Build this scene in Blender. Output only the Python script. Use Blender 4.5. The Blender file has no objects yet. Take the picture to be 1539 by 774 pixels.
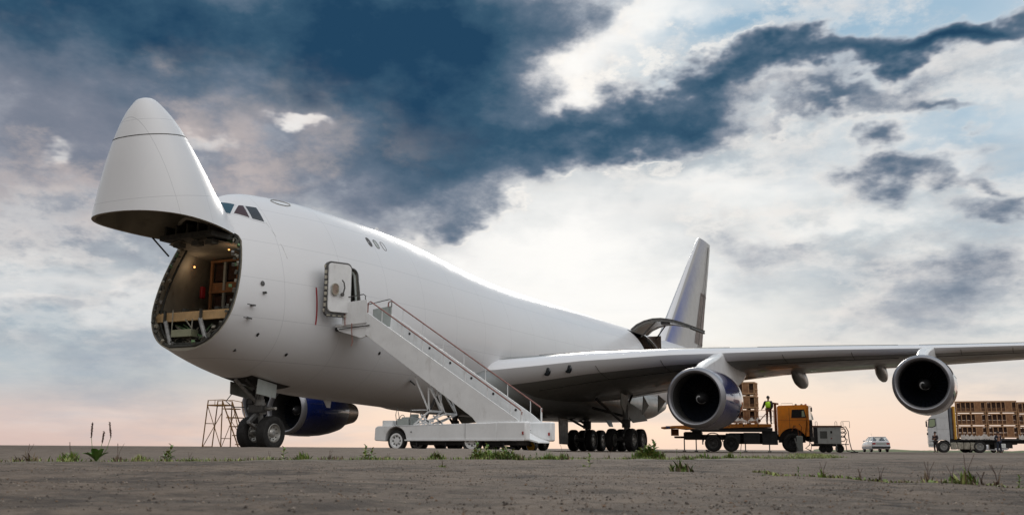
import bpy, bmesh, math, random
import numpy as np
from mathutils import Vector, Matrix, Euler
random.seed(7)
SC = bpy.context.scene
COL = SC.collection
# world axes: X = towards the aircraft's port side, Y = towards its tail, Z = up (metres)

# ------------------------------------------------------------------ camera
YAW, PITCH, ROLL = -0.4732, 0.19312, 0.00641
CAM = Vector((24.843, -19.892, 0.1296))
HEAD = Vector((math.sin(YAW), math.cos(YAW), 0.0))
RIGHT = Vector((math.cos(YAW), -math.sin(YAW), 0.0))
fwd = HEAD * math.cos(PITCH) + Vector((0, 0, math.sin(PITCH)))
upv = -HEAD * math.sin(PITCH) + Vector((0, 0, math.cos(PITCH)))
r2 = RIGHT * math.cos(ROLL) + upv * math.sin(ROLL)
u2 = upv * math.cos(ROLL) - RIGHT * math.sin(ROLL)
cd = bpy.data.cameras.new('camera')
cam = bpy.data.objects.new('camera', cd)
COL.objects.link(cam)
M = Matrix((r2, u2, -fwd)).transposed().to_4x4()
M.translation = CAM
cam.matrix_world = M
cd.sensor_width = 36.0
cd.lens = 34.257
cd.clip_start = 0.05
cd.clip_end = 6000
cd.dof.use_dof = True
cd.dof.focus_distance = 42.0
cd.dof.aperture_fstop = 9.0
SC.camera = cam

# ------------------------------------------------------------------ sky and sun
DARK = [(-0.312, 0.412, 0.41, 0.074, 0.0, 0.8), (-0.094, 0.371, 0.193, 0.112, -0.17, 0.8), (-0.053, 0.47, 0.279, 0.069, 0.0, 0.45), (-0.491, 0.389, 0.17, 0.081, 0.0, 0.55), (-0.085, 0.285, 0.127, 0.074, -0.26, 0.45), (-0.306, 0.324, 0.215, 0.077, 0.09, 0.3), (-0.458, 0.286, 0.149, 0.067, 0.0, 0.3), (-0.223, 0.265, 0.148, 0.06, 0.0, 0.26), (-0.382, 0.239, 0.121, 0.038, 0.0, 0.15), (0.092, 0.323, 0.135, 0.033, 0.26, 0.7), (0.191, 0.342, 0.104, 0.025, 0.35, 0.6), (0.287, 0.364, 0.08, 0.02, 0.21, 0.7), (0.385, 0.368, 0.106, 0.021, 0.12, 0.95), (0.476, 0.369, 0.075, 0.02, 0.14, 0.85), (0.238, 0.323, 0.074, 0.018, 0.17, 0.45), (0.357, 0.33, 0.076, 0.014, 0.03, 0.55), (0.436, 0.313, 0.065, 0.012, -0.03, 0.5), (0.402, 0.27, 0.066, 0.025, 0.05, 0.6), (0.466, 0.253, 0.034, 0.012, -0.17, 0.45), (0.475, 0.228, 0.061, 0.015, 0.0, 0.4), (0.373, 0.286, 0.043, 0.016, 0.0, 0.25), (0.246, 0.2, 0.098, 0.033, -0.35, 0.3), (-0.035, 0.238, 0.077, 0.027, 0.35, 0.38), (0.44, 0.151, 0.085, 0.031, 0.0, 0.34), (0.326, 0.125, 0.123, 0.032, 0.0, 0.2), (-0.373, 0.125, 0.227, 0.013, 0.05, 0.24), (-0.45, 0.077, 0.232, 0.055, 0.0, 0.16), (-0.146, 0.229, 0.082, 0.067, 0.0, 0.2), (-0.434, 0.152, 0.114, 0.025, 0.0, 0.1)]
GLOW = [(0.057, 0.38, 0.086, 0.039, 0.44, 1.0), (0.021, 0.4, 0.065, 0.033, 0.0, 0.5), (0.035, 0.225, 0.154, 0.068, 0.0, 0.7), (0.09, 0.157, 0.206, 0.082, 0.0, 0.8), (-0.034, 0.143, 0.11, 0.061, 0.0, 0.3), (-0.048, 0.17, 0.111, 0.048, 0.0, 0.4), (-0.222, 0.33, 0.025, 0.012, -0.44, 1.9), (-0.308, 0.304, 0.019, 0.019, 1.05, 1.4), (-0.458, 0.262, 0.023, 0.011, 0.0, 1.4), (-0.152, 0.395, 0.017, 0.008, 0.0, 0.3), (-0.331, 0.311, 0.019, 0.009, 0.0, 0.5), (-0.473, 0.204, 0.089, 0.03, 0.0, 0.35), (0.158, 0.428, 0.078, 0.026, 0.0, 0.6), (-0.038, 0.438, 0.044, 0.019, 0.0, 0.5), (0.249, 0.266, 0.133, 0.026, 0.17, 0.45), (0.433, 0.279, 0.018, 0.01, 0.0, 0.5), (-0.455, 0.138, 0.145, 0.018, 0.0, 0.35), (0.071, 0.347, 0.036, 0.027, 0.0, 0.6), (0.325, 0.222, 0.126, 0.019, 0.09, 0.35)]
BLUE = [(0.368, 0.402, 0.21, 0.049, 0.14, 1.0), (0.469, 0.29, 0.068, 0.03, 0.0, 0.8), (0.248, 0.403, 0.109, 0.032, 0.0, 0.7), (0.079, 0.438, 0.044, 0.026, 0.0, 0.3), (0.092, 0.343, 0.021, 0.012, 0.0, 0.8), (0.472, 0.198, 0.056, 0.024, 0.0, 0.4)]
SHADE = [(-0.092, 0.298, 0.296, 0.128, -0.17, 0.9), (-0.361, 0.292, 0.311, 0.158, 0.0, 1.0), (-0.462, 0.206, 0.168, 0.073, 0.0, 0.55), (0.394, 0.148, 0.195, 0.057, 0.0, 0.75), (0.246, 0.19, 0.124, 0.04, -0.26, 0.6), (0.413, 0.253, 0.154, 0.044, 0.0, 0.55), (0.363, 0.322, 0.207, 0.038, 0.09, 0.55), (0.197, 0.335, 0.172, 0.059, 0.26, 0.5), (-0.431, 0.115, 0.227, 0.031, 0.0, 0.35), (-0.339, 0.069, 0.254, 0.044, 0.0, 0.25), (0.377, 0.073, 0.177, 0.025, 0.0, 0.3), (0.16, 0.237, 0.137, 0.034, 0.0, 0.2)]
MAUVE = [(-0.366, 0.273, 0.26, 0.095, 0.0, 1.0), (-0.456, 0.33, 0.139, 0.048, -0.09, 0.7), (-0.118, 0.223, 0.138, 0.041, -0.26, 0.35)]

SUN_A, SUN_E = 0.064, 0.38
sun_h = HEAD * math.cos(SUN_A) + RIGHT * math.sin(SUN_A)
sun_dir = sun_h * math.cos(SUN_E) + Vector((0, 0, math.sin(SUN_E)))
world = bpy.data.worlds.new('World')
SC.world = world
world.use_nodes = True
nt = world.node_tree
nt.nodes.clear()


class G:
    """tiny helper: writes node expressions"""
    def __init__(s, nt): s.nt = nt
    def n(s, t, **k):
        x = s.nt.nodes.new(t)
        for a, b in k.items(): setattr(x, a, b)
        return x
    def put(s, sock, v):
        if isinstance(v, bpy.types.NodeSocket): s.nt.links.new(v, sock)
        else: sock.default_value = v
    def m(s, op, a, b=0.0, c=None, clamp=False):
        x = s.n('ShaderNodeMath', operation=op, use_clamp=clamp)
        s.put(x.inputs[0], a); s.put(x.inputs[1], b)
        if c is not None: s.put(x.inputs[2], c)
        return x.outputs[0]
    def vm(s, op, a, b=(0, 0, 0), scale=None):
        x = s.n('ShaderNodeVectorMath', operation=op)
        s.put(x.inputs[0], a)
        if len(x.inputs) > 1: s.put(x.inputs[1], b)
        if scale is not None: s.put(x.inputs['Scale'], scale)
        return x.outputs['Value'] if op in ('LENGTH', 'DOT_PRODUCT', 'DISTANCE') else x.outputs[0]
    def comb(s, a, b, c):
        x = s.n('ShaderNodeCombineXYZ')
        for i, v in enumerate((a, b, c)): s.put(x.inputs[i], v)
        return x.outputs[0]
    def sep(s, v):
        x = s.n('ShaderNodeSeparateXYZ'); s.put(x.inputs[0], v); return x.outputs
    def noise(s, v, scale, detail=5, rough=.55, col=False, dist=0.0):
        x = s.n('ShaderNodeTexNoise'); s.put(x.inputs['Vector'], v)
        x.inputs['Scale'].default_value = scale; x.inputs['Detail'].default_value = detail
        x.inputs['Roughness'].default_value = rough; x.inputs['Distortion'].default_value = dist
        return x.outputs['Color'] if col else x.outputs['Fac']
    def mr(s, v, a, b, c=0.0, d=1.0, kind='SMOOTHSTEP'):
        x = s.n('ShaderNodeMapRange', interpolation_type=kind)
        s.put(x.inputs['Value'], v)
        for k, q in (('From Min', a), ('From Max', b), ('To Min', c), ('To Max', d)): s.put(x.inputs[k], q)
        return x.outputs['Result']
    def mix(s, f, a, b, bt='MIX'):
        x = s.n('ShaderNodeMix', data_type='RGBA', blend_type=bt)
        x.clamp_factor = True
        s.put(x.inputs[0], f)
        for i, v in ((6, a), (7, b)): s.put(x.inputs[i], v if isinstance(v, bpy.types.NodeSocket) else tuple(v) + (1.0,) * (4 - len(v)))
        return x.outputs[2]
    def ramp(s, f, stops):
        x = s.n('ShaderNodeValToRGB'); s.put(x.inputs[0], f)
        e = x.color_ramp.elements
        while len(e) < len(stops): e.new(0.5)
        for k, (p, c) in zip(e, stops):
            k.position = p; k.color = tuple(c) + (1.0,)
        return x.outputs[0]


def L(r, g, b):
    """sRGB 0-255 to linear"""
    f = lambda c: (c / 255 / 12.92) if c / 255 <= .04045 else ((c / 255 + .055) / 1.055) ** 2.4
    return (f(r), f(g), f(b))


g = G(nt)
tc = g.n('ShaderNodeTexCoord').outputs['Generated']
D = g.vm('NORMALIZE', tc)
dx = g.vm('DOT_PRODUCT', D, tuple(RIGHT))
dy = g.vm('DOT_PRODUCT', D, tuple(HEAD))
dz = g.sep(D)[2]
A = g.m('ARCTAN2', dx, dy)
E = g.m('ARCSINE', dz)
P = g.comb(A, E, 0.0)
# stretch: clouds flatten towards the horizon
st = g.comb(g.m('MULTIPLY', dx, 1.0), g.m('MULTIPLY', dy, 0.6), g.m('MULTIPLY', g.m('POWER', g.m('MAXIMUM', dz, 0.001), .75), 1.7))
w1 = g.vm('SCALE', g.vm('SUBTRACT', g.noise(st, 4.0, 3, .5, True), (.5, .5, .5)), scale=0.11)
w2 = g.vm('SCALE', g.vm('SUBTRACT', g.noise(st, 14.0, 4, .55, True), (.5, .5, .5)), scale=0.11)
W = g.vm('MULTIPLY', g.vm('ADD', g.vm('ADD', w1, w2), P), (1, 1, 0))


def field(blobs, coord):
    tot = 0.0
    for i, (a, e, ra, re, t, w) in enumerate(blobs):
        if i and i % 4 == 0: coord = g.vm('ADD', coord, g.comb(0.0, 0.0, g.m('MULTIPLY', tot, 1e-7)))  # keeps the shader's working set small
        mp = g.n('ShaderNodeMapping', vector_type='TEXTURE')
        g.put(mp.inputs['Vector'], coord)
        mp.inputs['Location'].default_value = (a, e, 0)
        mp.inputs['Rotation'].default_value = (0, 0, t)
        mp.inputs['Scale'].default_value = (ra * 1.38, re * 1.38, 1)
        ln = g.vm('LENGTH', mp.outputs[0])
        tot = g.m('ADD', tot, g.mr(ln, 0.0, 1.0, w, 0.0))
    return tot


fb = g.noise(st, 9.0, 10, .60)
fb2 = g.noise(g.vm('ADD', st, (3.1, 1.7, 0)), 24.0, 8, .65)
fb3 = g.noise(g.vm('ADD', st, (7.7, 4.2, 1.0)), 5.0, 10, .62)
low = g.mr(E, .03, .20, .25, 1.0)
nz = g.m('ADD', g.m('MULTIPLY', g.m('SUBTRACT', fb, .5), 1.15), g.m('MULTIPLY', g.m('SUBTRACT', fb2, .5), .55))
body_ = field(DARK, W)
dark = g.m('MULTIPLY', g.m('ADD', body_, nz), low)
glow = field(GLOW, W)
blue = field(BLUE, W)
# clear air and thin veil
He = g.m('DIVIDE', g.m('MAXIMUM', E, 0.0), 0.5)
grad = g.ramp(He, [
    (0.0, L(234, 210, 198)), (0.07, L(234, 214, 203)), (0.14, L(226, 217, 211)), (0.22, L(214, 218, 220)),
    (0.32, L(226, 230, 231)), (0.60, L(214, 224, 230)), (1.0, L(150, 182, 206))])
leftmix = g.mr(A, -0.45, 0.0, 1.0, 0.0)
grad = g.mix(g.m('MULTIPLY', leftmix, .85), grad, g.ramp(He, [
    (0.0, L(208, 184, 182)), (0.06, L(208, 191, 192)), (0.13, L(168, 186, 198)), (0.24, L(160, 184, 200)), (0.38, L(205, 212, 214)), (0.52, L(190, 196, 204)), (1.0, L(110, 135, 160))]))
sky = g.n('ShaderNodeTexSky', sky_type='NISHITA')
sky.sun_disc = False
sky.sun_elevation = SUN_E
sky.sun_rotation = math.atan2(sun_dir.x, sun_dir.y)
sky.air_density = 1.2; sky.dust_density = 1.5
nish = g.vm('SCALE', sky.outputs[0], scale=0.10)
base = g.mix(0.08, grad, nish)
base = g.mix(g.m('MULTIPLY', blue, .85, clamp=True), base, L(150, 184, 208))
gl = g.m('MULTIPLY', glow, g.mr(fb, .25, .6, .55, 1.15))
base = g.mix(g.m('MULTIPLY', gl, .9, clamp=True), base, (1.0, .985, .955))
shade = g.m('MULTIPLY', field(SHADE, W), g.mr(fb, .3, .6, .7, 1.15))
base = g.mix(g.m('MULTIPLY', shade, 1.0, clamp=True), base, g.mix(leftmix, L(164, 176, 186), L(138, 146, 160)))
# middle layer: soft grey-blue cloud sheets with pale tops
sheet = g.m('ADD', g.m('MULTIPLY', g.m('SUBTRACT', fb3, .5), 2.0), g.m('MULTIPLY', nz, .45))
sheet = g.m('SUBTRACT', sheet, g.m('MULTIPLY', gl, .30))
lit = g.m('MULTIPLY', g.mr(sheet, -.10, .06), g.mr(sheet, .02, .22, 1.0, 0.0))
base = g.mix(g.m('MULTIPLY', lit, g.mr(E, .04, .16, 0.0, .42)), base, (.96, .91, .86))
base = g.mix(g.m('MULTIPLY', g.mr(sheet, .04, .50), g.mr(E, .02, .10, .25, .80)), base, g.mix(leftmix, L(158, 172, 184), L(140, 156, 174)))
strk = g.noise(g.vm('MULTIPLY', P, (4.0, 24.0, 1.0)), 1.0, 7, .62)
base = g.mix(g.mr(strk, .48, .72, 0, .30), base, L(242, 232, 224))
base = g.mix(g.mr(g.noise(g.vm('MULTIPLY', g.vm('ADD', P, (3, 1, 0)), (3.0, 20.0, 1.0)), 1.0, 7, .62), .50, .72, 0, .35), base, L(166, 182, 196))
base = g.mix(g.m('MULTIPLY', gl, .85, clamp=True), base, (1.0, .985, .955))
# main cloud body, its colour by depth of cloud
tone = g.m('SUBTRACT', dark, g.m('MULTIPLY', gl, .30))
cc = g.ramp(g.m('MULTIPLY', tone, .8), [
    (0.0, L(238, 226, 216)), (0.10, L(208, 202, 200)), (0.20, L(166, 169, 178)), (0.34, L(124, 134, 150)),
    (0.50, L(92, 112, 132)), (0.74, L(56, 88, 112)), (1.0, L(34, 68, 96))])
# self-shading: relief within the cloud, soft lighter billows
cc = g.mix(g.m('MULTIPLY', g.mr(fb2, .48, .74, 0, .25), g.mr(tone, .35, .75, 1.0, 0.0)), cc, L(150, 164, 178))
cov = g.mr(tone, -.05, .58)
front = g.mix(cov, base, cc)
# the thinner, mauve-grey part of the cloud on the left, with warm openings
mv = field(MAUVE, W)
mv = g.m('MULTIPLY', mv, g.mr(fb, .25, .55, .55, 1.0), clamp=True)
front = g.mix(g.m('MULTIPLY', mv, .62), front, L(124, 128, 142))
op = g.m('MULTIPLY', mv, g.mr(g.m('ADD', g.m('MULTIPLY', fb3, .45), g.m('MULTIPLY', fb, .55)), .49, .60))
front = g.mix(g.m('MULTIPLY', op, .60), front, L(226, 208, 198))
# broken sunlit rims near the hidden sun
rim = g.m('MULTIPLY', g.m('MULTIPLY', g.mr(tone, .02, .12), g.mr(tone, .12, .26, 1.0, 0.0)), g.m('MULTIPLY', g.mr(g.vm('DISTANCE', P, (SUN_A, SUN_E, 0)), .05, .35, 1.0, .15), g.mr(fb2, .45, .6)))
front = g.mix(g.m('MULTIPLY', rim, .6), front, (1.05, 1.0, .93))
# behind the viewer: unseen overcast, brightened and shaped to light the aircraft
backf = g.mr(g.m('ABSOLUTE', A), 0.75, 1.7)
hi = g.mr(E, 0.55, 1.1)
bk = g.mix(g.mr(fb, .3, .7), (1.10, 1.12, 1.17), (1.62, 1.59, 1.55))
bk = g.mix(g.mr(E, 0.12, .62, 1.0, 0.0), bk, (.34, .32, .31))
portk = g.mr(g.vm('DOT_PRODUCT', D, (1, 0, 0)), -.5, .9, .52, 1.12)
bk = g.vm('SCALE', bk, scale=portk)
col = g.mix(hi, front, (0.62, .70, .82))
col = g.mix(backf, col, bk)
col = g.mix(g.mr(E, -0.02, -0.004, 1.0, 0.0), col, (.12, .11, .10))
bg = g.n('ShaderNodeBackground')
g.put(bg.inputs[0], col)
bg.inputs[1].default_value = 1.0
out = g.n('ShaderNodeOutputWorld')
nt.links.new(bg.outputs[0], out.inputs[0])
world.cycles.sampling_method = 'MANUAL'
world.cycles.sample_map_resolution = 512

sd = bpy.data.lights.new('sun', 'SUN')
sd.energy = .8
sd.angle = math.radians(12)
sd.color = (1.0, .93, .84)
so = bpy.data.objects.new('sun', sd)
so.rotation_euler = sun_dir.to_track_quat('Z', 'Y').to_euler()
so.location = (0, 0, 60)
COL.objects.link(so)

SC.view_settings.view_transform = 'Standard'
SC.view_settings.look = 'None'
SC.view_settings.exposure = 0.0
SC.view_settings.gamma = 1.0
SC.view_settings.use_curve_mapping = False
SC.cycles.use_denoising = True
SC.cycles.max_bounces = 6
SC.cycles.caustics_reflective = False
SC.cycles.caustics_refractive = False

# ------------------------------------------------------------------ materials
MATS = {}


def mat(name, color, rough=.5, metal=0.0, coat=0.0, coat_rough=.05, vary=.0, vscale=3.0, bump=0.0, bscale=40.0, emit=None, alpha=None, dirt=None, spec=.5, extra=None):
    if name in MATS: return MATS[name]
    m = bpy.data.materials.new(name)
    m.use_nodes = True
    nt = m.node_tree
    b = nt.nodes['Principled BSDF']
    g = G(nt)
    b.inputs['Roughness'].default_value = rough
    b.inputs['Metallic'].default_value = metal
    b.inputs['Coat Weight'].default_value = coat
    b.inputs['Coat Roughness'].default_value = coat_rough
    b.inputs['Specular IOR Level'].default_value = spec
    oc = g.n('ShaderNodeTexCoord').outputs['Object']
    c = tuple(color) + (1,)
    if vary or dirt:
        f = g.noise(oc, vscale, 6, .6)
        lo = tuple(x * (1 - vary) for x in color); hi = tuple(min(1, x * (1 + vary)) for x in color)
        cs = g.mix(g.mr(f, .3, .7), lo, hi)
        if dirt:
            col2, amt = dirt
            f2 = g.noise(g.vm('MULTIPLY', oc, (1.0, 1.0, .35)), vscale * 2.3, 8, .65)
            cs = g.mix(g.mr(f2, .52, .75, 0, amt), cs, col2)
        if extra: cs = extra(g, oc, cs)
        nt.links.new(cs, b.inputs['Base Color'])
        f3 = g.noise(oc, vscale * 4, 5, .6)
        nt.links.new(g.mr(f3, .3, .7, max(.02, rough * .8), min(1, rough * 1.25)), b.inputs['Roughness'])
    else:
        b.inputs['Base Color'].default_value = c
    if bump:
        bn = g.n('ShaderNodeBump')
        bn.inputs['Strength'].default_value = bump
        bn.inputs['Distance'].default_value = .02
        nt.links.new(g.noise(oc, bscale, 5, .6), bn.inputs['Height'])
        nt.links.new(bn.outputs[0], b.inputs['Normal'])
    if emit:
        b.inputs['Emission Color'].default_value = tuple(emit[0]) + (1,)
        b.inputs['Emission Strength'].default_value = emit[1]
    if alpha is not None:
        b.inputs['Transmission Weight'].default_value = alpha
    MATS[name] = m
    return m


def panel_lines(g, oc, cs):
    """faint skin joints every few metres plus lap joints along the body"""
    s = g.sep(oc)
    y = g.m('ABSOLUTE', g.m('SUBTRACT', g.m('FRACT', g.m('DIVIDE', s[1], 2.62)), .5))
    l1 = g.mr(y, .0, .0045, 1, 0)
    z = g.m('ABSOLUTE', g.m('SUBTRACT', g.m('FRACT', g.m('DIVIDE', g.m('ADD', s[2], .35), 1.37)), .5))
    l2 = g.mr(z, .0, .008, 1, 0)
    l = g.m('MULTIPLY', g.m('MAXIMUM', l1, l2), .55)
    cs = g.mix(l, cs, (.25, .26, .28))
    f2 = g.noise(g.vm('MULTIPLY', oc, (1.5, .12, 1.2)), 2.0, 5, .6)
    cs = g.mix(g.mr(f2, .52, .80, 0, .10), cs, (.55, .54, .51))
    # patches of slightly newer paint
    pn = g.n('ShaderNodeTexVoronoi'); pn.distance = 'CHEBYCHEV'
    g.put(pn.inputs['Vector'], g.vm('MULTIPLY', oc, (.6, .38, .73))); pn.inputs['Scale'].default_value = 1.0
    return g.mix(g.m('MULTIPLY', g.sep(pn.outputs['Color'])[0], .07), cs, (.55, .56, .60))


def M_(n):
    return {
        'white_skin': lambda: mat('white_skin', (.69, .695, .705), .38, coat=.35, coat_rough=.13, bump=.35, bscale=.7, vary=.012, vscale=.35, extra=panel_lines),
        'white_paint': lambda: mat('white_paint', (.74, .75, .75), .35, coat=.3, vary=.05, vscale=2, dirt=((.42, .40, .36), .35)),
        'stair_white': lambda: mat('stair_white', (.80, .81, .81), .45, vary=.05, vscale=1.5, dirt=((.38, .36, .32), .4)),
        'wing_grey': lambda: mat('wing_grey', (.19, .20, .195), .38, coat=.2, vary=.04, vscale=.4, dirt=((.15, .145, .13), .18)),
        'wing_lead': lambda: mat('wing_lead', (.70, .71, .73), .32, coat=.3),
        'primer': lambda: mat('primer', (.085, .083, .068), .8, vary=.3, vscale=3, bump=.2),
        'lining': lambda: mat('lining', (.30, .275, .22), .75, vary=.2, vscale=1.2, dirt=((.08, .07, .06), .5)),
        'dark_frame': lambda: mat('dark_frame', (.045, .045, .038), .7, vary=.4, vscale=6),
        'clip_green': lambda: mat('clip_green', (.12, .22, .10), .6, vary=.3, vscale=8),
        'clip_pale': lambda: mat('clip_pale', (.35, .33, .27), .5, metal=.3, vary=.3, vscale=8),
        'glass': lambda: mat('glass', (.010, .014, .018), .12, coat=.25, coat_rough=.05, spec=.4),
        'glass_teal': lambda: mat('glass_teal', (.006, .055, .085), .12, coat=.25, coat_rough=.05, spec=.3),
        'glass_maroon': lambda: mat('glass_maroon', (.045, .018, .022), .15, coat=.15, coat_rough=.05, spec=.3),
        'rubber': lambda: mat('rubber', (.018, .017, .016), .75, vary=.3, vscale=5, bump=.15),
        'rim': lambda: mat('rim', (.42, .41, .38), .4, metal=.6, vary=.2, vscale=6, dirt=((.08, .07, .06), .6)),
        'gear_metal': lambda: mat('gear_metal', (.32, .32, .31), .45, metal=.35, vary=.25, vscale=5, dirt=((.06, .055, .05), .7)),
        'gear_dark': lambda: mat('gear_dark', (.09, .088, .085), .55, metal=.3, vary=.3, vscale=5),
        'door_grey': lambda: mat('door_grey', (.36, .39, .37), .45, vary=.1, vscale=3, dirt=((.12, .11, .10), .4)),
        'blue_cowl': lambda: mat('blue_cowl', (.008, .018, .105), .16, coat=1.0, coat_rough=.04, vary=.12, vscale=1.0),
        'lip_metal': lambda: mat('lip_metal', (.27, .27, .285), .34, metal=.6),
        'duct': lambda: mat('duct', (.032, .031, .030), .6, vary=.2, vscale=3),
        'fan_blade': lambda: mat('fan_blade', (.030, .038, .055), .45, metal=.5, vary=.2, vscale=6),
        'nozzle': lambda: mat('nozzle', (.30, .235, .19), .32, metal=.85, vary=.2, vscale=2.5, dirt=((.05, .04, .035), .6)),
        'black': lambda: mat('black', (.012, .012, .012), .6),
        'black_metal': lambda: mat('black_metal', (.03, .03, .032), .5, metal=.2, vary=.3, vscale=5),
        'red_paint': lambda: mat('red_paint', (.35, .02, .03), .5),
        'rail_red': lambda: mat('rail_red', (.27, .12, .10), .5, vary=.25, vscale=8, dirt=((.30, .26, .22), .5)),
        'wood': lambda: mat('wood', (.30, .15, .07), .75, vary=.22, vscale=4, dirt=((.16, .09, .05), .4)),
        'wood_pale': lambda: mat('wood_pale', (.44, .25, .13), .75, vary=.2, vscale=4),
        'carton': lambda: mat('carton', (.15, .075, .04), .85, vary=.25, vscale=3),
        'carton_dark': lambda: mat('carton_dark', (.05, .022, .014), .85, vary=.3, vscale=3),
        'floor_edge': lambda: mat('floor_edge', (.55, .36, .17), .6, vary=.15, vscale=3, dirt=((.22, .15, .08), .4)),
        'box_green': lambda: mat('box_green', (.30, .31, .20), .55, vary=.1, vscale=4),
        'lamp_glow': lambda: mat('lamp_glow', (.9, .5, .2), .5, emit=((1.0, .42, .12), 3.0)),
        'orange': lambda: mat('orange', (.92, .27, .0), .38, coat=.3, vary=.08, vscale=2, dirt=((.22, .08, .02), .35)),
        'deck_orange': lambda: mat('deck_orange', (.50, .17, .02), .55, vary=.2, vscale=2, dirt=((.10, .05, .03), .6)),
        'rust': lambda: mat('rust', (.22, .075, .025), .8, vary=.3, vscale=6),
        'ladder_rust': lambda: mat('ladder_rust', (.28, .15, .05), .7, vary=.3, vscale=6),
        'gpu_white': lambda: mat('gpu_white', (.72, .75, .73), .5, vary=.08, vscale=3, dirt=((.22, .20, .17), .4)),
        'truck_white': lambda: mat('truck_white', (.62, .63, .64), .35, coat=.3, vary=.06, vscale=1.5, dirt=((.30, .28, .25), .35)),
        'car_white': lambda: mat('car_white', (.62, .64, .68), .3, coat=.6, vary=.03, vscale=2),
        'tail_red': lambda: mat('tail_red', (.30, .02, .015), .3, coat=.5),
        'yellow': lambda: mat('yellow', (.62, .34, .03), .5, vary=.1, vscale=4),
        'plastic_wrap': lambda: mat('plastic_wrap', (.62, .58, .54), .35, vary=.15, vscale=5, bump=.5, bscale=9),
        'fin_paint': None,
        'tarp': lambda: mat('tarp', (.10, .11, .13), .7, vary=.2, vscale=3),
    }[n]()


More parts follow.
